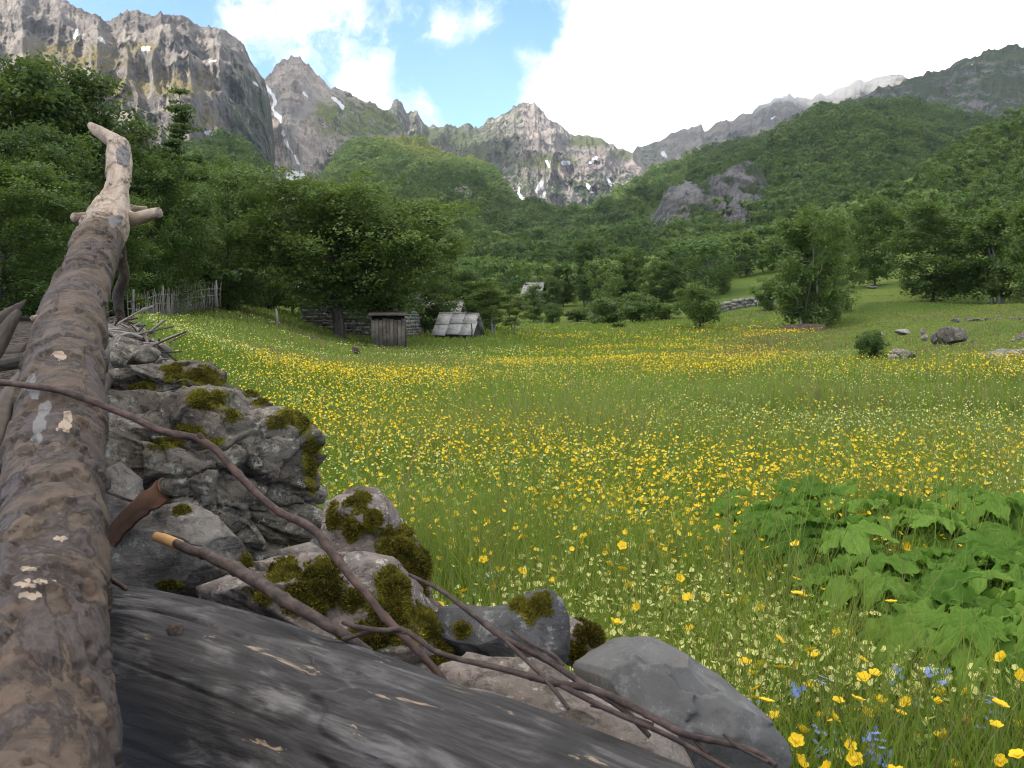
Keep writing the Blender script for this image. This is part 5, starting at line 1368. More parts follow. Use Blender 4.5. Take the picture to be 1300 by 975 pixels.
def scar_attr(v, lc):
    pu, pw = pv(v)
    k = 1.1 * fbm(pu / 7, pw / 7, None, 4, 4)
    r = np.zeros(len(v))
    for (u, w, ru, rw) in ((84, 536, 9, 14), (38, 722, 12, 3), (50, 738, 16, 3.5), (34, 742, 14, 3), (40, 757, 15, 4), (77, 683, 6, 3), (76, 452, 10, 4)):
        r = np.maximum(r, 1 - sstep(.7, 1.2, np.hypot((pu - u) / ru, (pw - w) / rw) + k))
    return r
def grey_attr(v, lc):
    pu, pw = pv(v); k = 1.2 * fbm(pu / 9, pw / 14, None, 4, 14)
    r = np.zeros(len(v))
    for (u, w, ru, rw) in ((52, 535, 10, 32), (44, 495, 12, 14), (148, 278, 12, 10), (153, 196, 10, 16)):
        r = np.maximum(r, .75 * (1 - sstep(.6, 1.3, np.hypot((pu - u) / ru, (pw - w) / rw) + k)))
    return r
root = thing('raised_log', lloc, 'long raised trunk with peeling bark and a bare forked tip, at the left', 'log')
m = log_mesh('trunk', lp, lr, MT['log'], lloc, 900, 150, bark_disp, dict(bare=bare_attr, scar=scar_attr, grey=grey_attr))
link('trunk', m, root)
def stub(rows, label=None, bare=1., grey=0.):
    p, r_ = px_path(rows)
    mm = log_mesh('branch_stub', p, r_, MT['log'], lloc, 40, 24, lambda S, TH, Rr: .0015 * fbm(np.cos(TH) * 2, np.sin(TH) * 2, S * 40, 4, 7), dict(bare=lambda v, lc: np.full(len(v), bare), scar=lambda v, lc: np.zeros(len(v)), grey=lambda v, lc: np.full(len(v), grey)))
    o = link('branch_stub', mm, root)
    if label: o['label'] = label
stub([(153, 186, 3.27, 24), (146, 180, 3.30, 20), (133, 172, 3.36, 17), (122, 165, 3.42, 14), (115, 159, 3.46, 8)], 'pale pointed branch stub at the tip of the log')
stub([(142, 273, 2.95, 24), (122, 275, 2.90, 15), (104, 276, 2.85, 13), (94, 276, 2.82, 12)], 'cut branch stub pointing left')
stub([(150, 272, 2.95, 26), (168, 278, 2.92, 18), (182, 275, 2.9, 16), (196, 271, 2.86, 14), (202, 270, 2.85, 13)], 'cut branch stub pointing right')
stub([(152, 262, 3.02, 16), (170, 265, 3.05, 9), (186, 266, 3.08, 8)])
stub([(150, 300, 2.85, 14), (154, 330, 2.9, 14), (158, 350, 2.92, 12), (150, 375, 2.95, 14), (153, 405, 2.96, 10)], 'dark dead limb hanging below the log', .0)
stub([(76, 404, 2.1, 11), (60, 404, 2.05, 10), (42, 404, 2.0, 8)], 'short pale side twig stub', .9)
# peeling flakes of bark along the trunk
def flakes():
    r = np.random.default_rng(3)
    mb = MB()
    for (u, v, d, du, a) in ((60, 488, 1.66, 34, .1), (40, 600, 1.34, 40, .3), (100, 600, 1.36, 30, -.2), (92, 385, 2.18, 30, .1), (52, 625, 1.3, 46, .2), (110, 398, 2.12, 20, -.4), (30, 778, 1.04, 44, .1), (124, 665, 1.26, 26, -.6), (140, 335, 2.42, 16, -.2), (70, 508, 1.60, 50, .15)):
        nseg = 9
        k = d / F
        top = []; bot = []
        for i in range(nseg):
            f = i / (nseg - 1) - .5
            uu = u + du * f; vv = v + du * f * a + 6 * f * f
            # find the trunk surface there
            i0 = np.argmin(np.abs(lp[:, 1] - d)); 
            top.append(P(uu, vv - r.uniform(2, 6), d - .02)); bot.append(P(uu, vv + r.uniform(2, 8), d - .03 - .006 * r.uniform(0, 1)))
        n = nseg
        vv_ = np.array(top + bot)
        mb.add(vv_, [[i, i + 1, n + i + 1, n + i] for i in range(n - 1)])
    return mb
# weathered grey log across the bottom
GROWS = [(20, 868, 1.30, 290), (90, 880, 1.24, 290), (220, 918, 1.14, 318), (420, 985, 1.0, 330), (620, 1065, .86, 350), (820, 1155, .75, 372), (1010, 1250, .66, 400)]
gp, gr_ = px_path(GROWS)
gloc = gp[0]
def grey_disp(S, TH, Rr):
    c, s = np.cos(TH) * Rr, np.sin(TH) * Rr
    return .004 * fbm(c * 12, s * 12, S * 3, 4, 3) + .0030 * fbm(c * 90, s * 90, S * 5, 4, 5) - .004 * sstep(.86, .97, 1 - np.abs(vnoise(c * 26, s * 26, S * 2.2, 15))) + .003 * fbm(c * 5, s * 5, S * 5, 3, 11)
def knot(v, lc):
    pu, pw = pv(v); k = .35 * fbm(pu / 14, pw / 14, None, 3, 24)
    a = 1 - sstep(.5, 1.3, np.hypot((pu - 228) / 34, (pw - 815) / 40) + k)
    return np.clip(a + (1 - sstep(.6, 1.3, np.hypot((pu - 180) / 60, (pw - 930) / 90) + k)) * .8, 0, 1)
o = link('weathered_log', log_mesh('weathered_log', gp, gr_, MT['greylog'], gloc, 420, 460, grey_disp, dict(scar=knot)), None, gloc)
tag(o, 'thick barkless weathered grey log across the bottom of the photo', 'log')
gv = np.array([x.co[:] for x in o.data.vertices]) + gloc
h_ = hit(224, 803, BVHTree.FromPolygons([tuple(x) for x in gv], [tuple(x.vertices) for x in o.data.polygons]))
kn_d = unit(np.array([0, 0, CAMZ]) - h_)
p_ = np.array([h_ - kn_d * .01, h_ + kn_d * .004, h_ + kn_d * .006]); r_ = np.array([.012, .0085, .003])
kn = link('knot', log_mesh('knot', p_, r_, MT['log'], gloc, 12, 16, None, dict(bare=lambda v, lc: np.zeros(len(v)), scar=lambda v, lc: np.zeros(len(v)), grey=lambda v, lc: np.zeros(len(v)))), o)

def old_log(name, rows, label, mat='oldlog', group=None, n=70, nt=28, wob=.2, seed=0, cat='log'):
    p, rr = px_path(rows); loc = p[0]
    v, q, cap, lc = tube(p, rr, n, nt, lambda S, TH, Rr: Rr * .34 * fbm(np.cos(TH) * 2.2 + seed, np.sin(TH) * 1.4, S * 9, 5, seed), seed, wob)
    return tag(link(name, mesh_np(name, local(v, loc), [q, cap], MT[mat], True, {'lc': lc}), None, loc), label, cat, group)
old_log('split_log', [(-60, 440, 2.5, 22), (-20, 418, 2.62, 20), (6, 402, 2.72, 15), (22, 390, 2.78, 9), (33, 381, 2.82, 2)], 'splintered log end pointing up at the left edge of the frame', seed=1)
old_log('log', [(-50, 500, 2.2, 26), (-12, 455, 2.32, 22), (12, 412, 2.42, 16), (22, 398, 2.5, 12)], 'brown log leaning under the splintered one at the left edge', seed=2)
old_log('log', [(-40, 452, 3.2, 26), (0, 450, 3.15, 24), (36, 446, 3.1, 22)], 'short grey log behind the raised trunk at the left edge', 'oldlog', seed=3)
old_log('log', [(-40, 462, 2.85, 20), (0, 460, 2.8, 20), (40, 454, 2.78, 17)], 'lower short grey log behind the raised trunk', 'oldlog', seed=4)
old_log('log', [(-30, 640, 1.35, 40), (-6, 570, 1.52, 34), (14, 505, 1.75, 26), (36, 470, 1.95, 16)], 'brown branch leaning along the left side of the raised trunk', seed=5)
old_log('log', [(-70, 560, 1.95, 50), (0, 520, 2.2, 44), (70, 490, 2.5, 36)], 'dark log lying underneath the raised trunk', seed=6)
old_log('log', [(110, 520, 2.35, 30), (122, 500, 2.5, 28), (130, 470, 2.75, 24), (128, 440, 3.1, 18)], 'dark stump beside the raised trunk, left of the mossy boulder', seed=7)

# ------------------------------------------------------------------ twigs
def twig(name, rows, label, mat='twig', forks=(), seed=0, knots=8, parent=None):
    p, rr = px_path(rows); rr = rr * .8; loc = p[0]
    cc = catmull(np.c_[p, rr], 2 * len(p)); jr = np.random.default_rng(seed + 70).normal(0, .0009 if len(rows) > 7 else .0004, (len(cc), 3)); jr[0] = jr[-1] = 0; p, rr = cc[:, :3] + jr, cc[:, 3]
    v, q, cap, lc = tube(p, rr, 160, 12, lambda S, TH, Rr: Rr * (.14 * fbm(np.cos(TH) * 1.2 + seed, np.sin(TH), S * 26, 4, seed) + .26 * np.exp(-(((S * knots / S.max() + .3 * seed + .3 * np.sin(S * 9)) % 1 - .5) / .03) ** 2)), seed)
    o = link(name, mesh_np(name, local(v, loc), [q, cap], MT[mat], True, {'lc': lc}), None, loc)
    tag(o, label, 'branch')
    for fr in forks:
        fp, fr_ = px_path(fr)
        v, q, cap, lc = tube(fp, fr_, 40, 8, lambda S, TH, Rr: Rr * .2 * fbm(np.cos(TH), np.sin(TH), S * 40, 3, seed), seed)
        link('side_twig', mesh_np('side_twig', local(v, loc), [q, cap], MT[mat], True, {'lc': lc}), o)
    return o
twig('branch', [(-60, 476, 1.55, 9), (0, 485, 1.50, 9), (80, 497, 1.45, 11), (150, 522, 1.42, 11), (200, 546, 1.38, 11), (258, 560, 1.36, 12), (300, 600, 1.33, 12), (345, 643, 1.28, 12), (398, 672, 1.22, 14), (425, 705, 1.17, 14), (462, 750, 1.11, 13), (500, 795, 1.07, 14), (540, 836, 1.04, 13), (575, 885, 1.02, 11)],
     'long thin reddish branch running from the left edge down across the big boulder', 'twig_red', [[(258, 560, 1.36, 9), (254, 553, 1.36, 7), (252, 549, 1.36, 4)]], 1)
st = twig('broken_stick', [(224, 690, 1.32, 15), (262, 705, 1.26, 17), (300, 722, 1.2, 21), (340, 748, 1.13, 22), (370, 768, 1.10, 20), (400, 784, 1.08, 19), (430, 802, 1.08, 18), (470, 830, 1.08, 17)],
          'broken stick with dark bark and a fresh orange broken end', 'stick', (), 2, 4)
p_, r_ = px_path([(198, 681, 1.36, 11), (210, 685, 1.345, 12.5), (230, 693, 1.315, 13)])
v, q, cap, lc = tube(p_, r_, 14, 9, lambda S, TH, Rr: Rr * (.35 * fbm(np.cos(TH) * 3, np.sin(TH) * 3, S * 6, 3, 4)), 4, .1)
link('broken_end', mesh_np('broken_end', local(v, st.location), [q, cap], MT['freshwood'], False, {'lc': lc}), st)['label'] = 'fresh orange broken end'
twig('branch', [(435, 790, 1.0, 7), (470, 797, .98, 8), (515, 802, .97, 9), (560, 830, .95, 9), (620, 845, .93, 10), (690, 862, .9, 12), (760, 880, .88, 12), (830, 912, .85, 12), (880, 935, .83, 11), (950, 950, .82, 10), (985, 972, .8, 9)],
     'forked dry twig lying along the top of the grey log', 'twig', [[(435, 812, 1.0, 6), (480, 800, .985, 6), (515, 803, .97, 6)], [(520, 730, 1.12, 5), (560, 750, 1.08, 6), (600, 780, 1.03, 7), (640, 810, .98, 8), (690, 835, .94, 9), (740, 868, .89, 9), (790, 900, .87, 8), (825, 935, .85, 7)],
      [(650, 800, .98, 4), (670, 815, .96, 5), (700, 830, .93, 5), (715, 845, .92, 6)], [(640, 812, .97, 6), (690, 860, .9, 6), (722, 900, .87, 5)], [(750, 896, .88, 3), (790, 906, .86, 4), (830, 920, .85, 5)],
      [(918, 932, .82, 4), (940, 950, .81, 5), (975, 968, .8, 5)], [(880, 930, .83, 4), (884, 942, .83, 6), (900, 958, .82, 6)], [(698, 862, .9, 9), (770, 900, .86, 8), (850, 935, .83, 7), (940, 985, .79, 6)]], 3, 9)
twig('branch', [(120, 620, 1.7, 5), (150, 630, 1.65, 5), (185, 642, 1.6, 4)], 'thin reddish twig between the raised trunk and the bark piece', 'twig_red', (), 5)
twig('branch', [(128, 715, 1.2, 6), (142, 735, 1.16, 7), (160, 748, 1.1, 7)], 'short twig behind the left end of the grey log', 'twig_red', (), 6)
# curled piece of bark
def bark_piece():
    poly = [(140, 690, 0), (150, 660, 0), (172, 632, 0), (196, 612, 0), (212, 606, 0), (216, 632, 1), (200, 646, 1), (172, 662, 1), (150, 680, 1)]
    d = 1.48
    n = 14
    up = catmull([P(138, 688, d), P(152, 656, d + .03), P(176, 630, d + .05), P(206, 606, d + .07)], n)
    lo = catmull([P(146, 694, d - .03), P(162, 672, d - .02), P(190, 650, d - .0), P(216, 634, d + .02)], n)
    r = np.random.default_rng(2)
    V = []; m = 7
    for i in range(n):
        for j in range(m):
            f = j / (m - 1); c = up[i] * (1 - f) + lo[i] * f + np.array([0, -.035, .012]) * math.sin(math.pi * f) + r.normal(0, .0012, 3)
            V.append(c)
    V = np.array(V); th = np.array([0, .006, -.003]); N_ = len(V)
    q = [[i * m + j, i * m + j + 1, (i + 1) * m + j + 1, (i + 1) * m + j] for i in range(n - 1) for j in range(m - 1)]
    q2 = [[a + N_ for a in x[::-1]] for x in q]
    rim = [0 * m + j for j in range(m)] + [i * m + m - 1 for i in range(1, n)] + [(n - 1) * m + j for j in range(m - 2, -1, -1)] + [i * m for i in range(n - 2, 0, -1)]
    q3 = [[rim[k], rim[(k + 1) % len(rim)], rim[(k + 1) % len(rim)] + N_, rim[k] + N_] for k in range(len(rim))]
    loc = V.mean(0)
    tag(link('bark_piece', mesh_np('bark_piece', local(np.r_[V, V + th], loc), np.array(q + q2 + q3), MT['barkpiece'], True), None, loc), 'curled rusty brown piece of bark leaning before the big boulder', 'bark')
bark_piece()

# heap of stones and dead sticks on the bank, beyond the boulders
def heap():
    r = random.Random(8)
    for k in range(120):
        u = r.uniform(118, 218); d = r.uniform(6.0, 13)
        top = np.interp(u, [120, 160, 190, 215, 240], [432, 425, 428, 446, 470])
        b = on_ground(u, d); hh = max(.05, P(u, top + 18, d)[2] - b[2]); z = b[2] + r.uniform(0, min(hh, .55))
        s = r.uniform(.05, .16)
        v, f = ico(3); rr = np.random.default_rng(200 + k)
        for i in range(9):
            nn = unit(rr.normal(0, 1, 3)); dd = np.maximum(0, v @ nn - rr.uniform(.5, .85)); v = v - dd[:, None] * nn
        v = v * np.array([1.3, 1, .75]) * s * (1 + .15 * fbm(v[:, 0] * 3, v[:, 1] * 3, v[:, 2] * 3, 3, k))[:, None]
        o = link('heap_stone', mesh_np('heap_stone', v, f, MT[r.choice(['boulder', 'boulder', 'angular'])], False), None, (b[0], b[1], z)); o.rotation_euler = (0, 0, r.uniform(0, 6))
        tag(o, 'stone in the heap of stones and sticks below the fence', 'stone', 'stones of the heap below the fence')
    for k in range(130):
        u = r.uniform(118, 208); d = r.uniform(6, 14); b = on_ground(u, d)
        top = np.interp(u, [120, 160, 190, 215, 240], [432, 425, 428, 446, 470]); hh = max(.08, P(u, top + 10, d)[2] - b[2]); z = b[2] + r.uniform(.05, min(hh, .6))
        L = r.uniform(.2, .75); a = r.uniform(0, 6.28); e = r.uniform(-.7, .7)
        dv = np.array([math.cos(a), math.sin(a), e]) * L / 2
        c = np.array([b[0], b[1], z + .05])
        pts = np.array([c - dv, c + np.array([0, 0, .04]), c + dv]); loc = pts[1]
        rad = r.uniform(.005, .016)
        v, q, cap, lc = tube(local(pts, loc), [rad, rad * .9, rad * .5], 8, 6, None, k, .1)
        o = link('dead_stick', mesh_np('dead_stick', v, [q, cap], MT[r.choice(['twig', 'oldlog', 'silver'])], True, {'lc': lc}), None, loc)
        tag(o, 'dead stick in the heap of stones and sticks below the fence', 'stick', 'dead sticks of the heap below the fence')
heap()

# ------------------------------------------------------------------ picket fence of rough stakes
def fence(name, pts, n, h, label, rails=2, seed=1, lean=.10):
    r = random.Random(seed)
    base = []
    c = catmull([P(u, v, d) for u, v, d in pts], 60)
    s = np.r_[0, np.cumsum(np.linalg.norm(np.diff(c[:, :2], axis=0), axis=1))]
    t = thing(name, c[0], label, 'fence')
    at = lambda f: np.array([np.interp(f * s[-1], s, c[:, k]) for k in range(3)])
    for k in range(n):
        f = (k + r.uniform(.1, .9)) / n; o = at(f) - c[0]
        hh = h * r.uniform(.72, 1.18); l = np.array([r.gauss(0, lean), r.gauss(0, lean), 0])
        mb = MB(); w = r.uniform(.014, .027) * h
        mid = o + l * .4 * hh + np.array([r.gauss(0, .012), 0, hh * .5])
        mb.tube(catmull([o - [0, 0, .2], mid, o + l * hh + [0, 0, hh]], 5), np.array([w, w, w * .95, w * .85, w * .35]), 6, k, .1)
        link('picket', mb.mesh('picket', MT['silver'], True), t)
    for k in range(4):
        f = (k + .1) / 3.2; o = at(min(1, f)) - c[0]
        mb = MB(); mb.tube([o - [0, 0, .2], o + [0, 0, h * .6], o + [.02, 0, h * 1.22]], [.06 * h, .058 * h, .05 * h], 7, k, .1)
        link('post', mb.mesh('post', MT['silver'], True), t)
    for k in range(rails):
        mb = MB(); z = h * (.42 + .38 * k)
        pts_ = np.array([at(f) - c[0] + [0, -.05, z + r.gauss(0, .04)] for f in np.linspace(0, 1, 12)])
        mb.tube(pts_, np.full(12, .018 * h), 6, k)
        link('rail', mb.mesh('rail', MT['silver'], True), t)
    return t
fence('picket_fence', [(163, 406, 32), (180, 403, 33), (200, 398, 35), (225, 393, 38), (250, 387, 41), (280, 384, 43)], 92, .86, 'rustic fence of uneven silver-grey stakes along the top of the bank at the left')
fence('far_picket_fence', [(657, 428, 76), (668, 427, 80), (682, 423, 86), (690, 420, 90)], 18, .75, 'short pale picket fence far off beyond the birch stems')
def post(u, v, y, h, label, w=.06, mat='silver', name='fence_post'):
    b = on_ground(u, y); mb = MB(); mb.tube([np.array([0, 0, -.2]), np.array([.02, 0, h * .5]), np.array([-.03, 0, h])], [w, w * .95, w * .7], 8, 3, .12)
    tag(link(name, mb.mesh(name, MT[mat], True), None, b), label, 'post')
post(352, 403, 42, .85, 'lone grey post standing on the grassy bank', .07)
post(515, 445, 46, 1.65, 'thin dark post at the right corner of the wooden shed', .05, 'oldlog')
post(599, 443, 54, .9, 'thin post holding the corner of the slab-roofed hut', .045, 'oldlog')

# ------------------------------------------------------------------ house, shed, huts
def masonry_box(t, name, x0, x1, y0, y1, z0, z1, stone=.28, seed=0, gable=0.):
    """stone wall body: dark core with rows of uneven stones set proud of it"""
    r = np.random.default_rng(seed)
    core = MB(); core.box(((x0 + x1) / 2, (y0 + y1) / 2, (z0 + z1) / 2), (x1 - x0, y1 - y0, z1 - z0))
    w = link(name, core.mesh(name, MT['mortar']), t)
    mb = MB()
    def face(ax, a0, a1, fixed, sgn):
        z = z0
        while z < z1 - .05:
            hh = min(r.uniform(.5, .9) * stone, z1 - z); a = a0
            while a < a1 - .05:
                ww = min(r.uniform(.7, 1.9) * stone, a1 - a); dp = r.uniform(.03, .10)
                c = [0, 0, z + hh / 2]; s = [0, 0, hh - .03]
                c[ax] = a + ww / 2; s[ax] = ww - .03; c[1 - ax] = fixed + sgn * dp / 2; s[1 - ax] = dp + .02
                n0 = mb.n; mb.box(c, s)
                mb.v[-1] += r.normal(0, .022, (8, 3))
                a += ww
            z += hh
    face(0, x0, x1, y0, -1); face(1, y0, y1, x0, -1); face(1, y0, y1, x1, 1); face(0, x0, x1, y1, 1)
    link('stonework', mb.mesh('stonework', MT['masonry']), w)
    return w
def slab_roof(t, cx, y0, y1, x0, x1, ze, zr, rows, cols, mat, seed=0, over=.25, axis='x', name='roof'):
    """two slopes of overlapping stone slabs, ridge along x"""
    r = np.random.default_rng(seed)
    mb = MB(); ym = (y0 + y1) / 2
    for side in (-1, 1):
        ye = (y0 - over) if side < 0 else (y1 + over)
        for i in range(rows):
            f0, f1 = i / rows, (i + 1.25) / rows
            f1 = min(f1, 1.03)
            for j in range(cols):
                a0 = x0 - over + (x1 - x0 + 2 * over) * j / cols; a1 = x0 - over + (x1 - x0 + 2 * over) * (j + 1) / cols
                g = r.normal(0, .02, 4); lift = .03 * (rows - i) * 0 + .05 + r.uniform(0, .03)
                pa = lambda f, x, dz: [x, ye + (ym - ye) * f, ze + (zr - ze) * f + dz]
                th = .05
                b0 = -r.uniform(.0, .12)
                v = [pa(f0 + b0 / rows, a0 + g[0], lift + .05), pa(f0 + b0 / rows, a1 + g[1], lift + .05 + g[2] * .5), pa(f1, a1 + g[1], lift), pa(f1, a0 + g[0], lift)]
                v = np.array(v + [[p[0], p[1], p[2] + th] for p in v])
                if side > 0: v = v[[1, 0, 3, 2, 5, 4, 7, 6]]
                mb.add(v, [[0, 3, 2, 1], [4, 5, 6, 7], [0, 1, 5, 4], [1, 2, 6, 5], [2, 3, 7, 6], [3, 0, 4, 7]])
    core = MB()
    v = np.array([[x0, y0 - over, ze], [x0, y1 + over, ze], [x0, ym, zr], [x1, y0 - over, ze], [x1, y1 + over, ze], [x1, ym, zr]])
    core.add(v, [[0, 2, 1], [3, 4, 5]]); core.add(v, [[0, 3, 5, 2], [1, 2, 5, 4], [0, 1, 4, 3]])
    rf = link(name, core.mesh(name, MT['mortar']), t)
    link('roof_slabs', mb.mesh('roof_slabs', MT[mat]), rf)
    return rf
# stone house behind the great tree
b = P(436, 425, 57)
t = thing('stone_house', b, 'rough stone house with a stone roof, half hidden behind the great spreading tree', 'house'); t.rotation_euler = (0, 0, R(-8))
masonry_box(t, 'wall', -2.7, 3.8, 0, 5.0, -1.2, 2.75, .3, 4)
slab_roof(t, 0, 0, 5.0, -2.7, 3.8, 2.75, 5.0, 9, 14, 'shingle', 5)
# wooden shed in front of it
b = P(493, 447, 47)
t = thing('wooden_shed', b, 'small shed of weathered vertical boards by the great tree', 'shed'); t.rotation_euler = (0, 0, R(6))
r_ = random.Random(4)
mb = MB(); mb.box((0, .62, .95), (1.66, 1.2, 1.9)); link('body', mb.mesh('body', MT['opening']), t)
for k in range(9):
    mb = MB(); w_ = 1.72 / 9; h_ = 1.82 + r_.uniform(-.06, .06)
    mb.box((-.86 + (k + .5) * w_, -.01 + r_.uniform(-.012, .012), h_ / 2 - .12), (w_ - .016, .035, h_))
    link('board', mb.mesh('board', MT['boards']), t)
for sx in (-.86, .86):
    mb = MB(); mb.box((sx, .62, .85), (.035, 1.24, 1.9)); link('side_wall', mb.mesh('side_wall', MT['boards']), t)
mb = MB(); mb.box((0, .55, 1.98), (2.0, 1.6, .07), 0, (R(5), 'X')); link('roof', mb.mesh('roof', MT['oldlog']), t)
# low hut with a roof of big pale slabs
b = P(577, 440, 55)
t = thing('slab_hut', b, 'low hut under a pale stone-slab roof, right of the wooden shed', 'hut'); t.rotation_euler = (0, 0, R(-14))
masonry_box(t, 'wall', -1.1, .6, .35, 2.1, -.5, .8, .22, 8)
slab_roof(t, 0, 0, 2.4, -1.15, 1.0, .62, 1.9, 2, 3, 'roof', 9, .22)
b = P(552, 432, 66)
t = thing('stone_hut', b, 'pale slab roof showing through leaves above the low hut', 'hut'); t.rotation_euler = (0, 0, R(-14))
masonry_box(t, 'wall', -1.6, 1.6, 0, 2.6, -.3, 1.1, .28, 10)
slab_roof(t, 0, 0, 2.6, -1.6, 1.6, 1.1, 2.7, 4, 7, 'shingle', 11, .2)
# far houses: only the roofs stand clear of the trees
b = on_ground(674, 150)
t = thing('far_house', b, 'far house whose pale steep roof shows above the trees', 'house'); t.rotation_euler = (0, 0, R(-28))
zt = P(672, 359, 150)[2] - b[2]
masonry_box(t, 'wall', -1.9, 1.7, 0, 3.2, -.5, zt - 2.3, .4, 12)
slab_roof(t, 0, 0, 3.2, -1.9, 1.7, zt - 2.3, zt, 6, 8, 'roof', 13, .15)
mb = MB(); mb.box((1.72, 1.6, zt - .95), (.05, .7, .8)); link('gable_opening', mb.mesh('gable_opening', MT['opening']), t)
FR = []
# far dry-stone wall
def dry_wall(name, pts, h, label, stone=.35, seed=0):
    r = np.random.default_rng(seed)
    c = catmull(pts, 40); mb = MB(); o = c[0].copy()
    s = np.r_[0, np.cumsum(np.linalg.norm(np.diff(c[:, :2], axis=0), axis=1))]
    for row in range(3):
        a = 0.
        while a < s[-1]:
            w = r.uniform(.6, 1.8) * stone; p = np.array([np.interp(a + w / 2, s, c[:, k]) for k in range(3)]) - o
            hh = h / 3 * r.uniform(.8, 1.15)
            if row < 2 or r.uniform() > .3:
                mb.box(p + [0, r.normal(0, .05), (row + .5) * h / 3 - .05], (w * .95, .5, hh), r.normal(0, .12)); mb.v[-1] += r.normal(0, .035, (8, 3))
            a += w
    tag(link(name, mb.mesh(name, MT['masonry']), None, o), label, 'wall')
dry_wall('dry_stone_wall', [on_ground(u, y) for u, y in ((902, 92), (925, 96), (950, 98), (982, 96))], 1.0, 'low dry-stone wall across the far right slope', .5, 3)
for k_, (u_, w_) in enumerate(((1212, 12), (1226, 9), (1238, 14), (1252, 8), (1266, 11), (1283, 13), (1296, 9))): FR.append((u_, w_, k_))
dry_wall('dry_stone_wall', [on_ground(u, y) for u, y in ((1258, 18.5), (1285, 19), (1340, 19))], .26, 'low row of stones at the right frame edge by the meadow', .22, 5)
# stones on the right bank
def field_rock(u, v, wpx, hpx, y, label, seed, mat='field', group=None):
    g = on_ground(u, y); s = y / F
    vv, f = ico(4); rr = np.random.default_rng(seed)
    for k in range(11):
        nn = unit(rr.normal(0, 1, 3)); dd = np.maximum(0, vv @ nn - rr.uniform(.5, .85)); vv = vv - dd[:, None] * nn
    vv = vv / np.abs(vv).max(0) * np.array([wpx / 2 * s, wpx / 2 * s * .8, hpx * .62 * s]) * (1 + .12 * fbm(vv[:, 0] * 3, vv[:, 1] * 3, vv[:, 2] * 3, 4, seed))[:, None]
    o = link('field_rock', mesh_np('field_rock', vv, f, MT[mat], False), None, (g[0], g[1], g[2] + hpx * .5 * s + (.07 if y < 30 else 0)))
    tag(o, label, 'rock', group)
field_rock(1207, 438, 36, 20, 25, 'largest pale rock on the right bank', 1, 'boulder')
field_rock(1190, 436, 18, 14, 26, 'darker rock against the left side of the largest pale rock', 2, 'boulder')
field_rock(1145, 458, 30, 12, 20, 'pale split rock top beside the small loose bush', 3, 'pale')
field_rock(1150, 466, 28, 12, 19.5, 'darker rock under the pale split rock', 4, 'boulder')
field_rock(1134, 466, 14, 7, 19.5, 'small stone left of the split rock', 5)
field_rock(1174, 432, 11, 8, 29, 'small white stone left of the largest pale rock', 6, 'pale')
field_rock(1170, 410, 7, 10, 38, 'small upright pale stone high on the right bank', 7, 'pale')
field_rock(1117, 408, 8, 6, 40, 'small pale stone left of the upright one', 8)
field_rock(1145, 404, 20, 7, 41, 'low grey rock left of the upright pale stone', 9)
field_rock(1295, 436, 9, 8, 25, 'pale stone near the right frame edge', 10, 'pale')
field_rock(1285, 442, 6, 5, 24, 'little white stone near the right frame edge', 11, 'pale')
field_rock(1172, 487, 10, 5, 15, 'flat pale stone in the grass below the split rock', 12, 'pale')
field_rock(1235, 438, 5, 4, 25, 'tiny white stone right of the largest pale rock', 13, 'pale')
field_rock(1105, 362, 15, 4, 96, 'flat rock on the side of the grassy knoll', 14, 'boulder')
field_rock(1024, 412, 60, 8, 62.5, 'bare brown earth bank under the many-stemmed tree', 15, 'earth')
field_rock(755, 384, 16, 14, 108, 'pale grey boulder peeping out of the far bushes', 19)
field_rock(452, 455, 12, 9, 28, 'dark broken stump on the left bank', 16, 'oldlog')
field_rock(398, 437, 18, 5, 36, 'grey piece of wood lying on the left bank', 17, 'oldlog')
field_rock(409, 466, 7, 5, 21, 'pale little stone at the foot of the left bank', 18, 'pale')

for u_, w_, k_ in FR: field_rock(u_, 403, w_, 6, 42, 'stone in the broken line of stones across the right bank', 60 + k_, 'boulder', 'broken line of stones on the right bank')
# ------------------------------------------------------------------ light, sky, haze, camera
SUN = unit(np.array([-.64, -.42, .64]))
az = math.atan2(SUN[0], SUN[1]); el = math.asin(SUN[2])
ld = bpy.data.lights.new('sun', 'SUN'); ld.energy = 5.0; ld.angle = R(2.5); ld.color = (1, .93, .82)
lo = bpy.data.objects.new('sun', ld); COL.objects.link(lo)
lo.rotation_euler = Vector(SUN).to_track_quat('Z', 'Y').to_euler(); lo.location = (0, 0, 30)

w = bpy.data.worlds.new('World'); scene.world = w; w.use_nodes = True
nt = NT.__new__(NT); nt.t = w.node_tree; nt.t.nodes.clear()
sky = nt.n('TexSky', 0, {'sky_type': 'NISHITA', 'sun_disc': False, 'sun_elevation': el, 'sun_rotation': az, 'altitude': 900.0, 'air_density': 1.0, 'dust_density': .6, 'ozone_density': 1.5})
STR = .13
D = nt.n('TexCoord', 'Generated')
def cloud_dir(u, v):
    r = ray(u, v); return tuple(r / np.linalg.norm(r))
warp = nt.vmath('ADD', D, nt.vmath('SCALE', nt.vmath('SUBTRACT', nt.noise(D, 3.6, 6, .62, 0, 1), (.5, .5, .5)), (0, 0, 0)))
warp.node.inputs[1].links[0].from_node.inputs['Scale'].default_value = .22
n1 = nt.noise(warp, 9, 10, .66, .3); n2 = nt.noise(warp, 2.3, 6, .55)
n3 = nt.noise(warp, 26, 8, .62, .5)
tot = nt.math('SUBTRACT', nt.math('ADD', nt.math('MULTIPLY', nt.math('SUBTRACT', n1, .5), 3.6), nt.math('MULTIPLY', nt.math('SUBTRACT', n3, .5), 1.3)), .16)
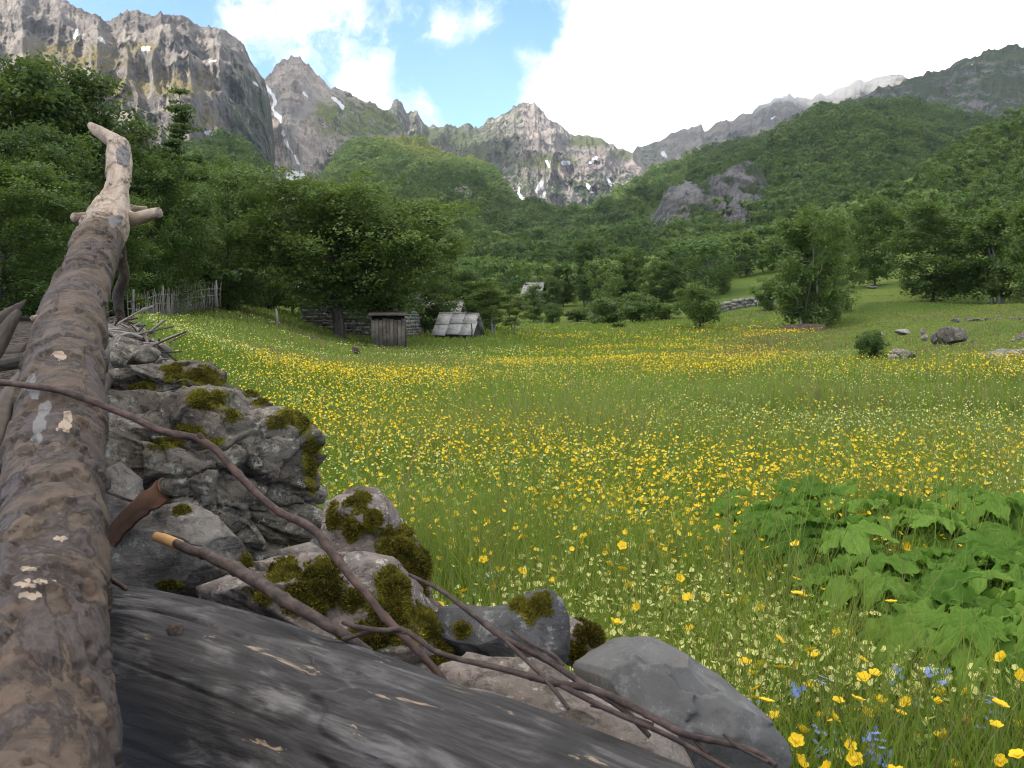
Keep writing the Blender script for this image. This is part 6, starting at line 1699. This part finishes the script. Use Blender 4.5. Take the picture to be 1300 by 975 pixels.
def add_blob(u, v, rad_px, amt):
    global tot
    k = 1 / (rad_px / F) ** 2
    d = nt.vmath('DOT_PRODUCT', D, cloud_dir(u, v), 1)
    e = nt.math('EXPONENT', nt.math('MULTIPLY', nt.math('SUBTRACT', d, 1.0), k * 2))
    tot = nt.math('ADD', tot, nt.math('MULTIPLY', e, amt))
for b in ((370, 40, 95, .62), (440, 85, 50, .4), (470, 110, 40, .25), (300, 0, 70, .5), (566, 46, 32, 1.25), (540, 118, 24, .7), (612, 30, 24, .6), (575, 140, 18, .4), (520, 10, 40, .3), (775, 115, 80, 1.2), (715, 155, 50, .7), (700, 72, 40, .55), (925, 40, 165, 1.9), (1170, 0, 250, 2.3), (620, 20, 30, .25),
          (820, 20, 60, .6), (880, 150, 34, -1.5), (775, 12, 26, -.9), (600, 95, 60, -.9), (525, 85, 45, -.6), (160, 5, 90, -1.0), (640, 45, 40, -.4), (640, 140, 40, -.5), (480, 30, 30, -.2), (1000, 80, 100, .8), (695, 38, 30, -.7), (668, 112, 26, .55), (652, 72, 20, .5), (712, 14, 26, -.6), (640, 150, 26, .4)):
    add_blob(*b)
out_of_frame = nt.step(nt.math('ABSOLUTE', nt.math('ADD', nt.n('SeparateXYZ', 2, Vector=D), 0.)), .30, .50)
behind = nt.step(nt.n('SeparateXYZ', 1, Vector=D), .35, .0)
cover = nt.math('MAXIMUM', out_of_frame, nt.math('MULTIPLY', behind, .35))
tot = nt.math('ADD', tot, nt.math('MULTIPLY', cover, nt.math('ADD', nt.math('MULTIPLY', n2, 1.2), .45)))
mask = nt.step(tot, -.15, 1.15)
shade = nt.mix(nt.step(tot, .4, 1.3), (.76, .755, .74), (1.15, 1.115, 1.05))
cl = nt.mix(1.0, shade, (1 / STR, 1 / STR, 1 / STR), 'MULTIPLY')
skyc = nt.mix(1.0, sky, (.66, .88, 1.12), 'MULTIPLY')
colr = nt.mix(mask, skyc, cl)
bg = nt.n('Background', Color=colr, Strength=STR)
ow = nt.t.nodes.new('ShaderNodeOutputWorld'); nt.t.links.new(bg, ow.inputs['Surface'])

# unseen clouds added between the sun and the valley to shade chosen slopes
def added_cloud_mat():
    m = NT('cloud')  # material of the unseen clouds added to shade chosen slopes
    body = m.n('MixShader', i0=.75, i1=m.n('BsdfDiffuse', Color=(.9, .9, .9)), i2=m.n('BsdfTranslucent', Color=(.95, .95, .96)))
    return m.done(m.n('MixShader', i0=.30, i1=body, i2=m.n('BsdfTransparent')))   # thin added cloud: some sun comes through
MT['cloud'] = added_cloud_mat()
def cloud(gx, gy, gzv, rx, ry, alt, seed, label):
    """a cloud whose shadow falls on (gx, gy, gzv)"""
    v, f = ico(5)
    k = 1 + .35 * fbm(v[:, 0] * 2, v[:, 1] * 2, v[:, 2] * 2, 4, seed)
    v = v * k[:, None] * np.array([rx, ry, 90])
    c = np.array([gx, gy, gzv]) + SUN * ((alt - gzv) / SUN[2])
    me = mesh_np('cloud', v, f, MT['cloud'], True)
    o = link('cloud', me, None, c); tag(o, label, 'cloud', kind='stuff')
CLOUDS = True
if CLOUDS:
    cloud(80, 90, 0, 420, 380, 1500, 1, 'broad cloud over the meadow')
    cloud(690, 900, 250, 620, 600, 1500, 2, 'cloud over the long right hill')
    cloud(-120, 700, 110, 400, 430, 1500, 4, 'cloud over the lower middle hill')
    cloud(900, 1700, 400, 700, 420, 1550, 3, 'cloud over the right shoulder')
    cloud(1000, 3600, 500, 620, 700, 1550, 6, 'cloud over the far ridge')
    cloud(-200, 2450, 300, 330, 430, 1550, 5, 'cloud over the left side of the central peak')

HAZE = True
if HAZE:
    m = NT('haze'); m.t.links.new(m.n('VolumePrincipled', Color=(.80, .88, 1.0), Density=.00006, Anisotropy=.25), m.out.inputs['Volume'])
    b = MB(); b.box((0, 0, 620), (18400, 18400, 1300))
    # box: bottom well below the ground sheet's lowest point, top above the highest summit
    o = link('haze', b.mesh('haze', m.m)); tag(o, 'thin bluish valley air', 'haze', kind='stuff')

# wisp of low cloud caught on the far ridge
mm = NT('mist'); mm.t.links.new(mm.n('VolumePrincipled', Color=(.97, .97, .98), Density=.0028, Anisotropy=.2), mm.out.inputs['Volume'])
mv, mf = ico(5)
for (u_, v_, y_, rx_, ry_, rz_, sd) in ((1030, 122, 3700, 190, 130, 62, 4), (1075, 108, 3750, 170, 120, 50, 9), (985, 132, 3650, 110, 90, 40, 6)):
    k_ = 1 + .55 * fbm(mv[:, 0] * 1.6, mv[:, 1] * 1.6, mv[:, 2] * 1.6, 4, sd)
    o = link('mist', mesh_np('mist', mv * k_[:, None] * np.array([rx_, ry_, rz_]), mf, mm.m, True), None, P(u_, v_, y_)); tag(o, 'low cloud wisp clinging to the far right ridge', 'mist', kind='stuff')

cam = bpy.data.cameras.new('camera'); co_ = bpy.data.objects.new('camera', cam); COL.objects.link(co_)
cam.sensor_width = 36; cam.lens = 36 * F / 1300; cam.clip_start = .02; cam.clip_end = 30000
co_.location = (0, 0, CAMZ); co_.rotation_euler = (R(90) - PIT, 0, 0)
cam.dof.use_dof = True; cam.dof.focus_distance = 4.0; cam.dof.aperture_fstop = 22
scene.camera = co_
scene.view_settings.view_transform = 'Standard'; scene.view_settings.look = 'None'
scene.view_settings.exposure = 1.27; scene.view_settings.gamma = 1; scene.view_settings.use_curve_mapping = False
cy = scene.cycles
cy.pixel_filter_type = 'BLACKMAN_HARRIS'; cy.filter_width = 1.1
cy.max_bounces = 6; cy.diffuse_bounces = 3; cy.glossy_bounces = 2; cy.transmission_bounces = 4; cy.transparent_max_bounces = 6; cy.volume_bounces = 0
cy.use_adaptive_sampling = False
cy.use_denoising = True; cy.denoiser = 'OPENIMAGEDENOISE'; cy.denoising_input_passes = 'RGB_ALBEDO_NORMAL'
cy.caustics_reflective = False; cy.caustics_refractive = False
cy.sample_clamp_indirect = 6
